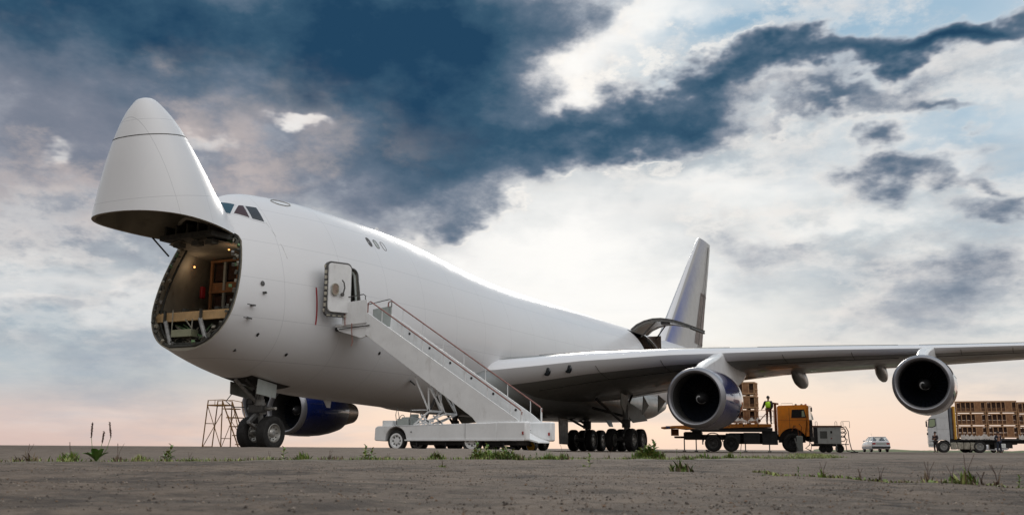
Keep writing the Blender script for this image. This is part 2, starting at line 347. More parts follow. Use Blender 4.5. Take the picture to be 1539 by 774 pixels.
# ------------------------------------------------------------------ mesh builder
class MB:
    def __init__(s): s.v, s.f, s.m = [], [], []
    def add(s, vs, fs, m=0):
        k = len(s.v)
        s.v += [tuple(p) for p in vs]
        s.f += [tuple(i + k for i in f) for f in fs]
        s.m += [m] * len(fs)
    def box(s, c, d, m=0, rot=None):
        x, y, z = d[0] / 2, d[1] / 2, d[2] / 2
        vs = [Vector(p) for p in ((-x, -y, -z), (x, -y, -z), (x, y, -z), (-x, y, -z), (-x, -y, z), (x, -y, z), (x, y, z), (-x, y, z))]
        if rot is not None:
            R = rot if isinstance(rot, Matrix) else Euler(rot).to_matrix()
            vs = [R @ v for v in vs]
        c = Vector(c)
        s.add([v + c for v in vs], [(0, 3, 2, 1), (4, 5, 6, 7), (0, 1, 5, 4), (1, 2, 6, 5), (2, 3, 7, 6), (3, 0, 4, 7)], m)
    def b2(s, a, b, m=0):
        s.box([(p + q) / 2 for p, q in zip(a, b)], [abs(q - p) for p, q in zip(a, b)], m)
    def beam(s, p, q, w, h, m=0, up=(0, 0, 1)):
        p, q = Vector(p), Vector(q); d = (q - p); l = d.length
        if l < 1e-6: return
        d.normalize(); u = Vector(up)
        if abs(d.dot(u)) > .98: u = Vector((1, 0, 0))
        sx = d.cross(u).normalized(); sz = sx.cross(d).normalized()
        R = Matrix((sx, d, sz)).transposed()
        s.box((p + q) / 2, (w, l, h), m, R)
    def tube(s, pts, r, n=8, m=0, caps=True, closed=False):
        pts = [Vector(p) for p in pts]
        k = len(pts)
        rs = r if isinstance(r, (list, tuple)) else [r] * k
        vs = []; prev = None
        for i, p in enumerate(pts):
            if closed: d = pts[(i + 1) % k] - pts[i - 1]
            else: d = (pts[min(i + 1, k - 1)] - pts[max(i - 1, 0)])
            d.normalize()
            if prev is None:
                u = Vector((0, 0, 1)) if abs(d.z) < .9 else Vector((1, 0, 0))
                a = d.cross(u).normalized()
            else:
                a = (prev - d * prev.dot(d)).normalized()
            prev = a; b = d.cross(a)
            for j in range(n):
                t = 2 * math.pi * j / n
                vs.append(p + (a * math.cos(t) + b * math.sin(t)) * rs[i])
        fs = []
        for i in range(k if closed else k - 1):
            i2 = (i + 1) % k
            for j in range(n):
                j2 = (j + 1) % n
                fs.append((i * n + j, i * n + j2, i2 * n + j2, i2 * n + j))
        if caps and not closed:
            fs.append(tuple(range(n - 1, -1, -1))); fs.append(tuple((k - 1) * n + j for j in range(n)))
        s.add(vs, fs, m)
    def lathe(s, prof, o, axis, n=32, m=0, ms=None, close=False):
        """prof: (distance along axis, radius)"""
        o = Vector(o); d = Vector(axis).normalized()
        u = Vector((0, 0, 1)) if abs(d.z) < .9 else Vector((1, 0, 0))
        a = d.cross(u).normalized(); b = d.cross(a)
        vs = []
        for t, r in prof:
            for j in range(n):
                w = 2 * math.pi * j / n
                vs.append(o + d * t + (a * math.cos(w) + b * math.sin(w)) * max(r, 1e-4))
        k = len(s.v); s.v += [tuple(p) for p in vs]
        P = len(prof)
        for i in range(P if close else P - 1):
            i2 = (i + 1) % P
            for j in range(n):
                j2 = (j + 1) % n
                s.f.append((k + i * n + j, k + i2 * n + j, k + i2 * n + j2, k + i * n + j2))
                s.m.append(ms[i] if ms else m)
    def prism(s, poly, vec, m=0):
        n = len(poly); vec = Vector(vec)
        vs = [Vector(p) for p in poly]; vs += [v + vec for v in vs]
        nrm = Vector((0, 0, 0))
        for i in range(n): nrm += (vs[i] - vs[0]).cross(vs[(i + 1) % n] - vs[0])
        flip = nrm.dot(vec) > 0
        a = tuple(range(n)); b = tuple(n + i for i in range(n))
        fs = [a[::-1], b] if flip else [a, b[::-1]]
        for i in range(n):
            j = (i + 1) % n
            fs.append((i, j, n + j, n + i) if flip else (j, i, n + i, n + j))
        s.add(vs, fs, m)
    def grid(s, rows, m=0, closed=False, flip=False):
        k = len(s.v); n = len(rows[0])
        for r in rows: s.v += [tuple(p) for p in r]
        for i in range(len(rows) - 1):
            for j in range(n if closed else n - 1):
                j2 = (j + 1) % n
                f = (k + i * n + j, k + i * n + j2, k + (i + 1) * n + j2, k + (i + 1) * n + j)
                s.f.append(f[::-1] if flip else f); s.m.append(m)
    def mesh(s, name, mats, smooth=35):
        me = bpy.data.meshes.new(name)
        me.from_pydata(s.v, [], s.f)
        for m in mats: me.materials.append(M_(m) if isinstance(m, str) else m)
        me.polygons.foreach_set('material_index', s.m)
        me.update()
        if smooth:
            me.polygons.foreach_set('use_smooth', [True] * len(me.polygons))
            me.set_sharp_from_angle(angle=math.radians(smooth))
        return me
    def islands(s):
        par = list(range(len(s.v)))
        def fd(i):
            while par[i] != i: par[i] = par[par[i]]; i = par[i]
            return i
        for f in s.f:
            r = fd(f[0])
            for i in f[1:]: par[fd(i)] = r
        out = {}
        for f, m in zip(s.f, s.m): out.setdefault(fd(f[0]), []).append((f, m))
        res = []
        for fs in out.values():
            q = MB(); mp = {}
            for f, m in fs:
                for i in f:
                    if i not in mp: mp[i] = len(q.v); q.v.append(s.v[i])
                q.f.append(tuple(mp[i] for i in f)); q.m.append(m)
            res.append(q)
        return res
    def build_each(s, name, mats, parent, **k):
        return [q.build(name, mats, parent, **k) for q in s.islands()]
    def build(s, name, mats, parent=None, smooth=35, bevel=0, world=False):
        if isinstance(mats, str): mats = [mats]
        o = bpy.data.objects.new(name, s.mesh(name, mats, smooth))
        COL.objects.link(o)
        if bevel:
            b = o.modifiers.new('bevel', 'BEVEL'); b.width = bevel; b.segments = 2; b.limit_method = 'ANGLE'; b.angle_limit = math.radians(40)
        if parent is not None:
            o.parent = parent
            if world: o.location = tuple(-c for c in parent.location)
        return o


def tag(o, label=None, cat=None, group=None, kind=None):
    if label: o['label'] = label
    if cat: o['category'] = cat
    if group: o['group'] = group
    if kind: o['kind'] = kind
    return o


def empty(name, loc, rz=0.0, label=None, cat=None, group=None):
    o = bpy.data.objects.new(name, None)
    o.empty_display_size = .3
    COL.objects.link(o)
    o.location = loc; o.rotation_euler = (0, 0, rz)
    return tag(o, label, cat, group)


def copy_tree(o, parent=None):
    c = o.copy(); COL.objects.link(c)
    if parent is not None: c.parent = parent
    for ch in list(o.children): copy_tree(ch, c)
    return c


def pchip(xs, ys):
    xs = np.array(xs, float); ys = np.array(ys, float); h = np.diff(xs); d = np.diff(ys) / h
    m = np.zeros(len(xs))
    for i in range(1, len(xs) - 1):
        if d[i - 1] * d[i] > 0:
            w1 = 2 * h[i] + h[i - 1]; w2 = h[i] + 2 * h[i - 1]; m[i] = (w1 + w2) / (w1 / d[i - 1] + w2 / d[i])
    m[0] = d[0]; m[-1] = d[-1]
    def f(x):
        x = min(max(x, xs[0]), xs[-1]); i = min(max(int(np.searchsorted(xs, x)) - 1, 0), len(xs) - 2)
        t = (x - xs[i]) / h[i]
        return float((2 * t ** 3 - 3 * t ** 2 + 1) * ys[i] + (t ** 3 - 2 * t ** 2 + t) * h[i] * m[i] + (-2 * t ** 3 + 3 * t ** 2) * ys[i + 1] + (t ** 3 - t ** 2) * h[i] * m[i + 1])
    return f

# ------------------------------------------------------------------ ground
from mathutils import noise as mnoise
def mound(x, y):
    """a low swell in the old apron between the viewer and the nose wheels"""
    p = Vector((x - CAM.x, y - CAM.y, 0)); d = p.dot(HEAD); s = p.dot(RIGHT)
    a = math.exp(-((d - 21.5) / 6.0) ** 2)
    q = (s + 6.5) / 8.5
    b = 1.0 if abs(q) < .6 else math.exp(-((abs(q) - .6) / .35) ** 2)
    if s < -6.5: b = 1.0 if s > -22 else math.exp(-((s + 22) / 6) ** 2)
    return .112 * a * b


JOINT = [(14.0, -22.5), (17.79, -14.81), (18.78, -12.9), (20.07, -10.37), (21.3, -6.3), (23.4, 1.5), (30.0, 14.0)]
def joint_x(y):
    for (x0, y0), (x1, y1) in zip(JOINT, JOINT[1:]):
        if y0 <= y <= y1: return x0 + (x1 - x0) * (y - y0) / (y1 - y0)
    return None


def ground_z(x, y):
    z = mound(x, y)
    r = math.hypot(x - CAM.x, y - CAM.y)
    if r < 40:
        k = 1.0 if r < 25 else (40 - r) / 15
        z += k * .004 * (math.sin(x * .9 + y * .37) + math.sin(y * 1.3 - x * .5 + 2) * .6)
        z += k * .014 * mnoise.fractal(Vector((x * 1.6, y * 1.6, 0)), 1.0, 2.0, 5)
        jx = joint_x(y)
        if jx is not None and r < 30:
            # the near slab stands a little proud of the far one along the grassy joint
            z += .010 * (1 / (1 + math.exp(-(x - jx) / .05))) * math.exp(-max(0, x - jx) / 2.5)
            z -= .018 * math.exp(-((x - jx) / .05) ** 2)
    return z


def make_ground():
    vs = []; fs = []
    cx, cy = CAM.x, CAM.y
    ha = math.atan2(HEAD.y, HEAD.x)
    angs = []
    N = 420
    for i in range(N + 1): angs.append(ha - .62 + 1.24 * i / N)
    M2 = 60
    for i in range(1, M2): angs.append(ha + .62 + (2 * math.pi - 1.24) * i / M2)
    rs = [.35 * 1.0115 ** i for i in range(0, 430)]
    r = rs[-1]
    while r < 5200: r *= 1.18; rs.append(r)
    vs.append((cx, cy, 0)); n = len(angs)
    for r in rs:
        for a in angs:
            x, y = cx + r * math.cos(a), cy + r * math.sin(a)
            vs.append((x, y, ground_z(x, y) if r < 60 else 0.0))
    for j in range(n): fs.append((0, 1 + j, 1 + (j + 1) % n))
    for i in range(len(rs) - 1):
        for j in range(n):
            j2 = (j + 1) % n
            fs.append((1 + i * n + j, 1 + (i + 1) * n + j, 1 + (i + 1) * n + j2, 1 + i * n + j2))
    me = bpy.data.meshes.new('apron_ground')
    me.from_pydata(vs, [], fs); me.update()
    me.polygons.foreach_set('use_smooth', [True] * len(me.polygons))
    at = me.attributes.new('slab', 'FLOAT_COLOR', 'POINT')
    cols = np.zeros((len(vs), 4), dtype=np.float32); cols[:, 3] = 1
    for i, (x, y, z) in enumerate(vs):
        jx = joint_x(y)
        if jx is None or math.hypot(x - cx, y - cy) > 60:
            far = 1.0 if (y > 14 or y < -22.5 and x < 14) else 0.0; cols[i, 2] = far; continue
        d = x - jx + .05 * mnoise.noise(Vector((x * 2, y * 2, 3)))
        cols[i, 0] = math.exp(-(d / .055) ** 2)
        cols[i, 1] = (math.exp(-((d - .35) / .28) ** 2)) if d > 0 else 0
        cols[i, 2] = 1 / (1 + math.exp(min(50, d / .05)))
    at.data.foreach_set('color', cols.ravel())
    m = bpy.data.materials.new('old_asphalt'); m.use_nodes = True
    nt = m.node_tree; b = nt.nodes['Principled BSDF']; g = G(nt)
    oc = g.n('ShaderNodeTexCoord').outputs['Object']
    xy = g.vm('MULTIPLY', oc, (1, 1, 0))
    big = g.noise(xy, .35, 6, .6); mid = g.noise(xy, 3.0, 8, .68); fine = g.noise(xy, 45.0, 6, .7); grit = g.noise(xy, 160.0, 3, .7)
    c = g.mix(g.mr(mid, .3, .72), (.078, .055, .038), (.235, .172, .120))
    c = g.mix(g.mr(big, .35, .7, 0, .6), c, (.100, .080, .062))
    c = g.mix(g.mr(fine, .35, .70, 0, .75), c, (.17, .138, .112))
    c = g.mix(g.mr(fine, .30, .46, .75, 0), c, (.018, .015, .013))
    c = g.mix(g.mr(g.noise(xy, 11.0, 5, .6), .56, .70, 0, .55), c, (.040, .034, .030))
    # grit: pale chips and dark pits
    vo = g.n('ShaderNodeTexVoronoi'); g.put(vo.inputs['Vector'], xy); vo.inputs['Scale'].default_value = 55.0
    chip = g.m('MULTIPLY', g.mr(vo.outputs['Distance'], .0, .32, 1, 0), g.mr(g.sep(vo.outputs['Color'])[0], .70, .9, 0, 1))
    c = g.mix(g.m('MULTIPLY', chip, .65), c, (.40, .36, .32))
    # cracks
    wv = g.vm('ADD', xy, g.vm('SCALE', g.vm('SUBTRACT', g.noise(xy, .8, 5, .6, True), (.5, .5, .5)), scale=1.6))
    cr = g.n('ShaderNodeTexVoronoi', feature='DISTANCE_TO_EDGE'); g.put(cr.inputs['Vector'], wv); cr.inputs['Scale'].default_value = .28
    crack = g.mr(cr.outputs['Distance'], .0, .0075, 1, 0)
    crack = g.m('MULTIPLY', crack, g.mr(g.noise(xy, .9, 3, .5), .42, .55))
    c = g.mix(g.m('MULTIPLY', crack, .85), c, (.012, .010, .008))
    # tyre marks and repaired strips running towards the aircraft
    sp_ = g.sep(xy)
    tm = g.m('ADD', g.m('MULTIPLY', sp_[0], .45), g.m('MULTIPLY', sp_[1], -.89))
    tm = g.m('ABSOLUTE', g.m('SUBTRACT', g.m('FRACT', g.m('DIVIDE', g.m('ADD', tm, g.m('MULTIPLY', big, 1.5)), 4.3)), .5))
    c = g.mix(g.m('MULTIPLY', g.mr(tm, .0, .03, 1, 0), g.mr(g.noise(xy, .6, 4, .6), .45, .6, 0, .45)), c, (.035, .029, .025))
    # tar and oil stains
    c = g.mix(g.mr(g.noise(g.vm('MULTIPLY', xy, (.5, 1.5, 1)), 1.1, 6, .65), .58, .72, 0, .55), c, (.030, .026, .024))
    an = g.n('ShaderNodeAttribute'); an.attribute_name = 'slab'
    sl = g.sep(an.outputs['Color'])
    patch = g.noise(g.vm('MULTIPLY', xy, (1.0, 1.0, 1)), .9, 7, .7)
    c = g.mix(g.mr(patch, .48, .62, 0, .75), c, (.030, .022, .017))
    c = g.mix(g.mr(g.noise(g.vm('ADD', xy, (2, 9, 0)), 5.5, 6, .72), .50, .62, 0, .55), c, (.032, .025, .020))
    c = g.mix(g.mr(g.noise(g.vm('ADD', xy, (5, 1, 0)), 8.5, 6, .72), .54, .64, 0, .6), c, (.21, .165, .125))
    c = g.mix(g.mr(g.noise(g.vm('ADD', xy, (7, 3, 0)), 1.7, 7, .7), .55, .70, 0, .5), c, (.165, .135, .105))
    farc = g.mix(g.mr(mid, .3, .7), (.125, .096, .072), (.190, .150, .116))
    c = g.mix(g.m('MULTIPLY', sl[2], .75), c, farc)
    c = g.mix(g.m('MULTIPLY', sl[1], g.mr(mid, .35, .6, .2, .85)), c, (.185, .165, .125))
    c = g.mix(g.m('MULTIPLY', sl[0], .9), c, (.018, .015, .012))
    nt.links.new(c, b.inputs['Base Color'])
    b.inputs['Roughness'].default_value = .88
    b.inputs['Specular IOR Level'].default_value = .3
    bn = g.n('ShaderNodeBump'); bn.inputs['Strength'].default_value = .8; bn.inputs['Distance'].default_value = .018
    h = g.m('ADD', g.m('MULTIPLY', fine, 1.0), g.m('ADD', g.m('MULTIPLY', grit, .35), g.m('ADD', g.m('MULTIPLY', mid, 1.2), g.m('MULTIPLY', crack, -1.5))))
    g.put(bn.inputs['Height'], h); nt.links.new(bn.outputs[0], b.inputs['Normal'])
    me.materials.append(m)
    o = bpy.data.objects.new('apron_ground', me); COL.objects.link(o)
    tag(o, 'wide old brown-grey asphalt apron, cracked and gritty', 'ground', kind='structure')


make_ground()


def make_grit():
    """loose chips of stone and asphalt scattered over the worn near slab"""
    rs = np.random.RandomState(5); n = 26000
    d = 2.0 + 9.5 * rs.rand(n) ** 1.15; s = (rs.rand(n) * 2 - 1) * d * .58
    oct_v = np.array([(1, 0, 0), (-.9, .1, 0), (0, 1, .1), (.1, -1, 0), (0, 0, .8), (0, 0, -.6)], float)
    oct_f = np.array([(0, 2, 4), (2, 1, 4), (1, 3, 4), (3, 0, 4), (2, 0, 5), (1, 2, 5), (3, 1, 5), (0, 3, 5)])
    V = np.zeros((n, 6, 3)); keep = np.ones(n, bool)
    for i in range(n):
        x = CAM.x + HEAD.x * d[i] + RIGHT.x * s[i]; y = CAM.y + HEAD.y * d[i] + RIGHT.y * s[i]
        jx = joint_x(y)
        if jx is not None and x < jx - .02 and rs.rand() < .75: keep[i] = False; continue
        if mnoise.noise(Vector((x * .8, y * .8, 2))) < -.05 and rs.rand() < .6: keep[i] = False; continue
        r = .0014 + .0036 * rs.rand() ** 3; a = rs.rand() * 6.28
        c, q = math.cos(a), math.sin(a); sc = r * (.7 + .6 * rs.rand(3))
        w = oct_v * sc
        V[i, :, 0] = x + w[:, 0] * c - w[:, 1] * q; V[i, :, 1] = y + w[:, 0] * q + w[:, 1] * c
        V[i, :, 2] = w[:, 2] + ground_z(x, y) + r * .25
    V = V[keep]; k = len(V)
    F = (oct_f[None] + (np.arange(k) * 6)[:, None, None]).reshape(-1, 3)
    me = bpy.data.meshes.new('stone_grit')
    me.from_pydata(V.reshape(-1, 3).tolist(), [], F.tolist())
    for nm, c in (('grit_dark', (.060, .046, .036)), ('grit_mid', (.15, .116, .09)), ('grit_pale', (.30, .25, .20)), ('grit_brown', (.19, .12, .075))): me.materials.append(mat(nm, c, .85))
    me.polygons.foreach_set('material_index', np.repeat(rs.choice([0, 0, 1, 1, 1, 2, 3], k), 8).astype(np.int32))
    o = bpy.data.objects.new('stone_grit', me); COL.objects.link(o)
    tag(o, 'loose stone grit scattered on the near asphalt', 'gravel', kind='stuff')


make_grit()

# ------------------------------------------------------------------ the freighter
TOP = pchip([0, .06, .25, .6, 1, 2, 3, 3.8, 4.6, 5.2, 6, 7, 8.5, 10.5, 13.5, 16.5, 19.5, 22.5, 26, 36, 58, 63, 68.6],
            [5.2, 5.44, 5.66, 5.94, 6.20, 6.76, 7.27, 7.72, 8.3, 8.75, 9.12, 9.34, 9.45, 9.5, 9.5, 9.38, 9.08, 8.82, 8.66, 8.62, 8.62, 8.5, 8.1])
BOT = pchip([0, .06, .25, .6, 1, 2, 3, 4.2, 5.2, 7, 9, 11, 15, 20, 26, 43, 47, 51, 55, 60, 68.6],
            [5.2, 4.98, 4.79, 4.55, 4.36, 3.98, 3.67, 3.3, 2.95, 2.52, 2.23, 2.06, 1.93, 1.8, 1.8, 1.95, 2.25, 3.05, 4.0, 5.3, 7.4])
WID = pchip([0, .06, .25, .6, 1, 2, 3, 4, 5, 6, 7, 8.5, 10, 12, 14, 44, 50, 56, 62, 68.6],
            [0.0, .22, .40, .63, .84, 1.24, 1.56, 1.79, 1.98, 2.25, 2.5, 2.83, 3.05, 3.2, 3.25, 3.25, 3.0, 2.35, 1.45, .35])
ZC = pchip([0, 1, 3, 5, 8, 12, 15, 44, 52, 60, 68.6], [5.2, 5.15, 5.0, 4.95, 5.0, 5.1, 5.15, 5.2, 5.7, 6.9, 7.8])


def body_pt(y, a, off=0.0):
    """point of the fuselage skin: y = metres behind the nose, a = angle from the port side upwards"""
    c, s = math.cos(a), math.sin(a); w = WID(y) + off; zc = ZC(y)
    yy = y + max(0.0, 1 - y / 4.2) * .48
    if s >= 0: return Vector((w * abs(c) ** (1 + .6 * max(0.0, 1 - abs(y - 5) / 4)) * (1 if c > 0 else -1), yy, zc + (TOP(y) + off - zc) * s))
    return Vector((w * (abs(c) ** .9) * (1 if c > 0 else -1), yy, zc - (zc - BOT(y) + off) * abs(s) ** .95))


def ang(y, z):
    zc = ZC(y)
    if z >= zc: return math.asin(min(1, (z - zc) / (TOP(y) - zc)))
    return -math.asin(min(1, (zc - z) / (zc - BOT(y))) ** (1 / .95))


def side(y, z, off=0.0, sx=1):
    p = body_pt(y, ang(y, z), off); p.x *= sx; return p


def shell_mesh(t=.13):
    mb = MB()
    ys = [.02, .06, .12, .2, .3, .45, .6, .8, 1.0, 1.3, 1.6, 2, 2.4, 2.8, 3.2, 3.5, 3.8, 4.1, 4.4, 4.7, 5, 5.3, 5.6, 5.9, 6.2, 6.6, 7, 7.5, 8, 8.5, 9, 9.5, 10, 10.75, 11.5, 12.25, 13, 14, 15, 16, 17, 18, 19, 20, 21, 22, 23, 24.5, 26, 28, 30, 33, 36, 39, 42, 44, 46, 48, 50, 52, 54, 56, 58, 60, 62, 64, 66, 67.5, 68.6]
    N = 96
    aa = [2 * math.pi * j / N for j in range(N)]
    rows = [[body_pt(y, a) for a in aa] for y in ys]
    mb.grid(rows, 0, closed=True)
    n = len(mb.v)
    mb.f.append(tuple(range(N))[::-1]); mb.m.append(0)
    mb.f.append(tuple(n - N + j for j in range(N))); mb.m.append(0)
    k0 = len(mb.v)
    yi = [y for y in ys if .3 <= y <= 64]
    rows = [[body_pt(y + .02, a, -t) for a in aa] for y in yi]
    mb.grid(rows, 1, closed=True, flip=True)
    n2 = len(mb.v)
    mb.f.append(tuple(k0 + j for j in range(N))); mb.m.append(1)
    mb.f.append(tuple(n2 - N + j for j in range(N))[::-1]); mb.m.append(1)
    me = mb.mesh('shell', ['white_skin', 'lining'], smooth=0)
    bm = bmesh.new(); bm.from_mesh(me)
    # outer shell normals out, inner shell normals in
    fo = [f for f in bm.faces if f.material_index == 0]; fi = [f for f in bm.faces if f.material_index == 1]
    bmesh.ops.recalc_face_normals(bm, faces=fo)
    bmesh.ops.recalc_face_normals(bm, faces=fi)
    bmesh.ops.reverse_faces(bm, faces=fi)
    bm.to_mesh(me); bm.free()
    return me


def tmp_obj(me):
    o = bpy.data.objects.new('tmp', me); COL.objects.link(o); return o


def boolean(me, cutter_mb, op):
    cme = cutter_mb.mesh('cut', ['white_skin', 'lining'], smooth=0)
    bm = bmesh.new(); bm.from_mesh(cme); bmesh.ops.recalc_face_normals(bm, faces=bm.faces[:]); bm.to_mesh(cme); bm.free()
    a = tmp_obj(me); c = tmp_obj(cme)
    md = a.modifiers.new('b', 'BOOLEAN'); md.operation = op; md.object = c; md.solver = 'EXACT'
    dg = bpy.context.evaluated_depsgraph_get()
    res = bpy.data.meshes.new_from_object(a.evaluated_get(dg), preserve_all_data_layers=True, depsgraph=dg)
    bpy.data.objects.remove(a); bpy.data.objects.remove(c)
    return res


def rrect(y0, y1, z0, z1, r, n=6):
    pts = []
    for cy, cz, a0 in ((y1 - r, z1 - r, 0), (y0 + r, z1 - r, 90), (y0 + r, z0 + r, 180), (y1 - r, z0 + r, 270)):
        for i in range(n + 1):
            a = math.radians(a0 + 90 * i / n)
            pts.append((cy + r * math.cos(a), cz + r * math.sin(a)))
    return pts


# seam of the swing-up nose door, (metres behind the nose, height)
SEAM = [(4.25, 2.6), (4.25, 3.2), (4.34, 3.64), (4.49, 4.3), (4.63, 4.9), (4.78, 5.5), (4.91, 6.0), (5.04, 6.5), (5.13, 6.85), (5.20, 7.12), (5.16, 7.3), (5.0, 7.42), (4.45, 7.56), (4.1, 7.72), (3.85, 7.95), (3.7, 8.4)]
HINGE = (5.1, 7.45); OPEN = math.radians(77)

plane = empty('cargo_airplane', (0, 31, 0), 0, 'huge white four-engined cargo jet with its nose cone swung up', 'airplane')
shell = shell_mesh()
nose_cut = MB(); nose_cut.prism([(-5, -2, 0)] + [(-5, 4.2, 0)] + [(-5, y, z) for y, z in SEAM] + [(-5, 3.7, 12), (-5, -2, 12)], (10, 0, 0), 1)
door_cut = MB(); door_cut.prism([(1.6, y, z) for y, z in rrect(9.03, 10.1, 4.86, 6.8, .22)], (3, 0, 0), 1)
cd_cut = MB(); cd_cut.prism([(1.2, y, z) for y, z in rrect(42.6, 45.9, 5.0, 8.15, .15)], (3, 0, 0), 1)
fus = boolean(shell, nose_cut, 'DIFFERENCE')
fus = boolean(fus, door_cut, 'DIFFERENCE')
fus = boolean(fus, cd_cut, 'DIFFERENCE')
nose = boolean(shell, nose_cut, 'INTERSECT')
for me in (fus, nose):
    me.polygons.foreach_set('use_smooth', [True] * len(me.polygons))
    me.set_sharp_from_angle(angle=math.radians(40))


def link_me(me, name, parent, loc=None):
    o = bpy.data.objects.new(name, me); COL.objects.link(o); o.parent = parent
    o.location = loc if loc is not None else tuple(-c for c in parent.location)
    return o


fus_o = link_me(fus, 'fuselage', plane)
PR = plane.location.copy()


def part(mb, name, mats, smooth=35, bevel=0, label=None):
    o = mb.build(name, mats, plane, smooth, bevel, world=True)
    if label: o['label'] = label
    return o


def sub(mb, name, mats, par, smooth=35, bevel=0):
    return mb.build(name, mats, par, smooth, bevel)


# --- swung-up nose door: turned about its hinge
def door_tf(p):
    dy, dz = p[1] - HINGE[0], p[2] - HINGE[1]
    c, s = math.cos(OPEN), math.sin(OPEN)
    return Vector((p[0], HINGE[0] + dy * c + dz * s, HINGE[1] - dy * s + dz * c))


R = Matrix(((1, 0, 0), (0, math.cos(OPEN), math.sin(OPEN)), (0, -math.sin(OPEN), math.cos(OPEN)))).to_4x4()
T = Matrix.Translation((0, HINGE[0], HINGE[1])) @ R @ Matrix.Translation((0, -HINGE[0], -HINGE[1]))
nose_o = link_me(nose, 'nose_door', plane)
nose_o.matrix_local = Matrix.Translation(-PR) @ T
nose_o['label'] = 'nose cone swung straight up above the open hold'
# radome joint, stiffeners and edge frame of the nose door
mb = MB()
mb.tube([body_pt(1.55, a, .003) for a in np.linspace(0, 2 * math.pi, 72, endpoint=False)], .014, 6, 0, closed=True)
sub(mb, 'radome_joint', 'dark_frame', nose_o)
mb = MB()
for y in (1.7, 2.5, 3.3, 4.0):
    mb.tube([body_pt(y, a, -.20) for a in np.linspace(0, 2 * math.pi, 48, endpoint=False)], .06, 5, 0, closed=True)
for a in (-2.2, -1.57, -.94, .3, 2.84, .9, 2.2):
    mb.tube([body_pt(y, a, -.22) for y in (1.0, 2.0, 3.0, 3.9)], .05, 5)
mb.lathe([(0, .6), (.03, .4), (.05, .0)], (0, 1.4, 5.2), (0, 1, 0), 24)
sub(mb, 'door_stiffeners', 'dark_frame', nose_o)


def seam_loop(off, step=1):
    pts = []
    ss = SEAM[1:]
    dense = []
    for (y0, z0), (y1, z1) in zip(ss, ss[1:]):
        for k in range(3): dense.append((y0 + (y1 - y0) * k / 3, z0 + (z1 - z0) * k / 3))
    dense = [(y, z) for y, z in dense if BOT(y) + .04 < z < min(7.45, TOP(y))]
    return [side(y, z, off) for y, z in dense]


mb = MB()
pl = seam_loop(-.10)
pts = [Vector((-p.x, p.y, p.z)) for p in reversed(pl)] + pl
mb.tube([p + Vector((0, .02, 0)) for p in pts], .055, 6, 0)
pl = seam_loop(-.20); pts2 = [Vector((-p.x, p.y, p.z)) for p in reversed(pl)] + pl
mb.tube([p + Vector((0, .25, 0)) for p in pts2], .045, 5, 0)
ring = part(mb, 'nose_door_frame', ['dark_frame'])
mb = MB(); rnd = random.Random(3)
for i, p in enumerate(pts):
    if i % 2 == 0:
        q = p * 1.0; inn = (Vector((0, p.y, 5.3)) - p).normalized()
        q = p + inn * rnd.uniform(.04, .10) + Vector((0, -.05, 0))
        mb.box(q, (rnd.uniform(.05, .11), .10, rnd.uniform(.07, .15)), rnd.choice([0, 1, 1, 2]), (rnd.random(), rnd.random() * .5, rnd.random()))
for i in range(36):
    k = rnd.randrange(len(pts2)); p = pts2[k]; inn = (Vector((0, p.y, 5.3)) - p).normalized()
    mb.box(p + inn * rnd.uniform(0, .16) + Vector((0, rnd.uniform(-.2, .1), 0)), (rnd.uniform(.04, .12), .1, rnd.uniform(.04, .14)), rnd.choice([0, 1, 1, 2, 3]), (rnd.random(), 0, rnd.random()))
mb.build_each('nose_latch', ['clip_pale', 'primer', 'clip_green', 'gear_metal'], ring)

# --- hold interior
mb = MB()
def wi(y, z): return side(y, z).x - .16
rows = []
for y in (4.95, 5.6, 6.4, 7.4, 8.6, 10, 14, 20, 30, 47):
    rows.append([Vector((-wi(y, 4.72), y, 4.72)), Vector((wi(y, 4.72), y, 4.72))])
mb.grid(rows, 0)
part(mb, 'cargo_deck', ['gear_dark'], smooth=0)
mb = MB()
rows = []
for y in (4.3, 4.7, 5.2, 6, 7, 8.6, 10, 14, 20, 30, 47):
    w = wi(y, 7.05); rows.append([Vector((w * c, y, 7.02 + .14 * (1 - c * c))) for c in (-1, -.7, -.35, 0, .35, .7, 1)])
mb.grid(rows, 0)
mb.b2((-2.6, 21.0, 4.73), (2.6, 21.1, 7.1), 0)
part(mb, 'hold_ceiling', ['lining'])
mb = MB()
mb.b2((-1.2, 4.05, 7.12), (1.2, 5.2, 7.3), 0)
for x in (-1.0, -.5, 0, .5, 1.0): mb.b2((x - .04, 4.1, 7.3), (x + .04, 5.3, 7.62), 0)
for z in (7.40, 7.62): mb.tube([(-1.2, 4.6, z), (1.2, 4.6, z)], .035, 6, 1)
for x in (-.7, .15, .8): mb.box((x, 4.5, 7.0), (.3, .3, .16), 1)
part(mb, 'upper_nose_shelf', ['dark_frame', 'primer'])
mb = MB()
mb.b2((-1.86, 4.66, 4.36), (1.46, 4.80, 4.64), 0)
mb.b2((-1.9, 4.8, 4.62), (1.8, 5.6, 4.70), 0)
mb.beam((1.46, 4.73, 4.5), (1.75, 5.5, 4.55), .14, .22, 0)
edge = part(mb, 'deck_edge_beam', ['floor_edge'], bevel=.01)
mb = MB()
for a, b in (((-1.22, 4.62, 4.36), (-.84, 4.55, 3.52)), ((.38, 4.62, 4.40), (.82, 4.52, 3.6))):
    mb.tube([a, b], .075, 10, 0)
for x in (-1.25, .42): mb.beam((x, 4.60, 4.72), (x, 4.60, 4.30), .09, .06, 2)
mb.beam((-.88, 4.6, 4.75), (-.88, 4.6, 3.85), .03, .03, 1); mb.beam((-.28, 4.6, 4.4), (.05, 4.6, 4.08), .03, .03, 1); mb.beam((.05, 4.6, 4.4), (.05, 4.6, 3.95), .03, .03, 1)
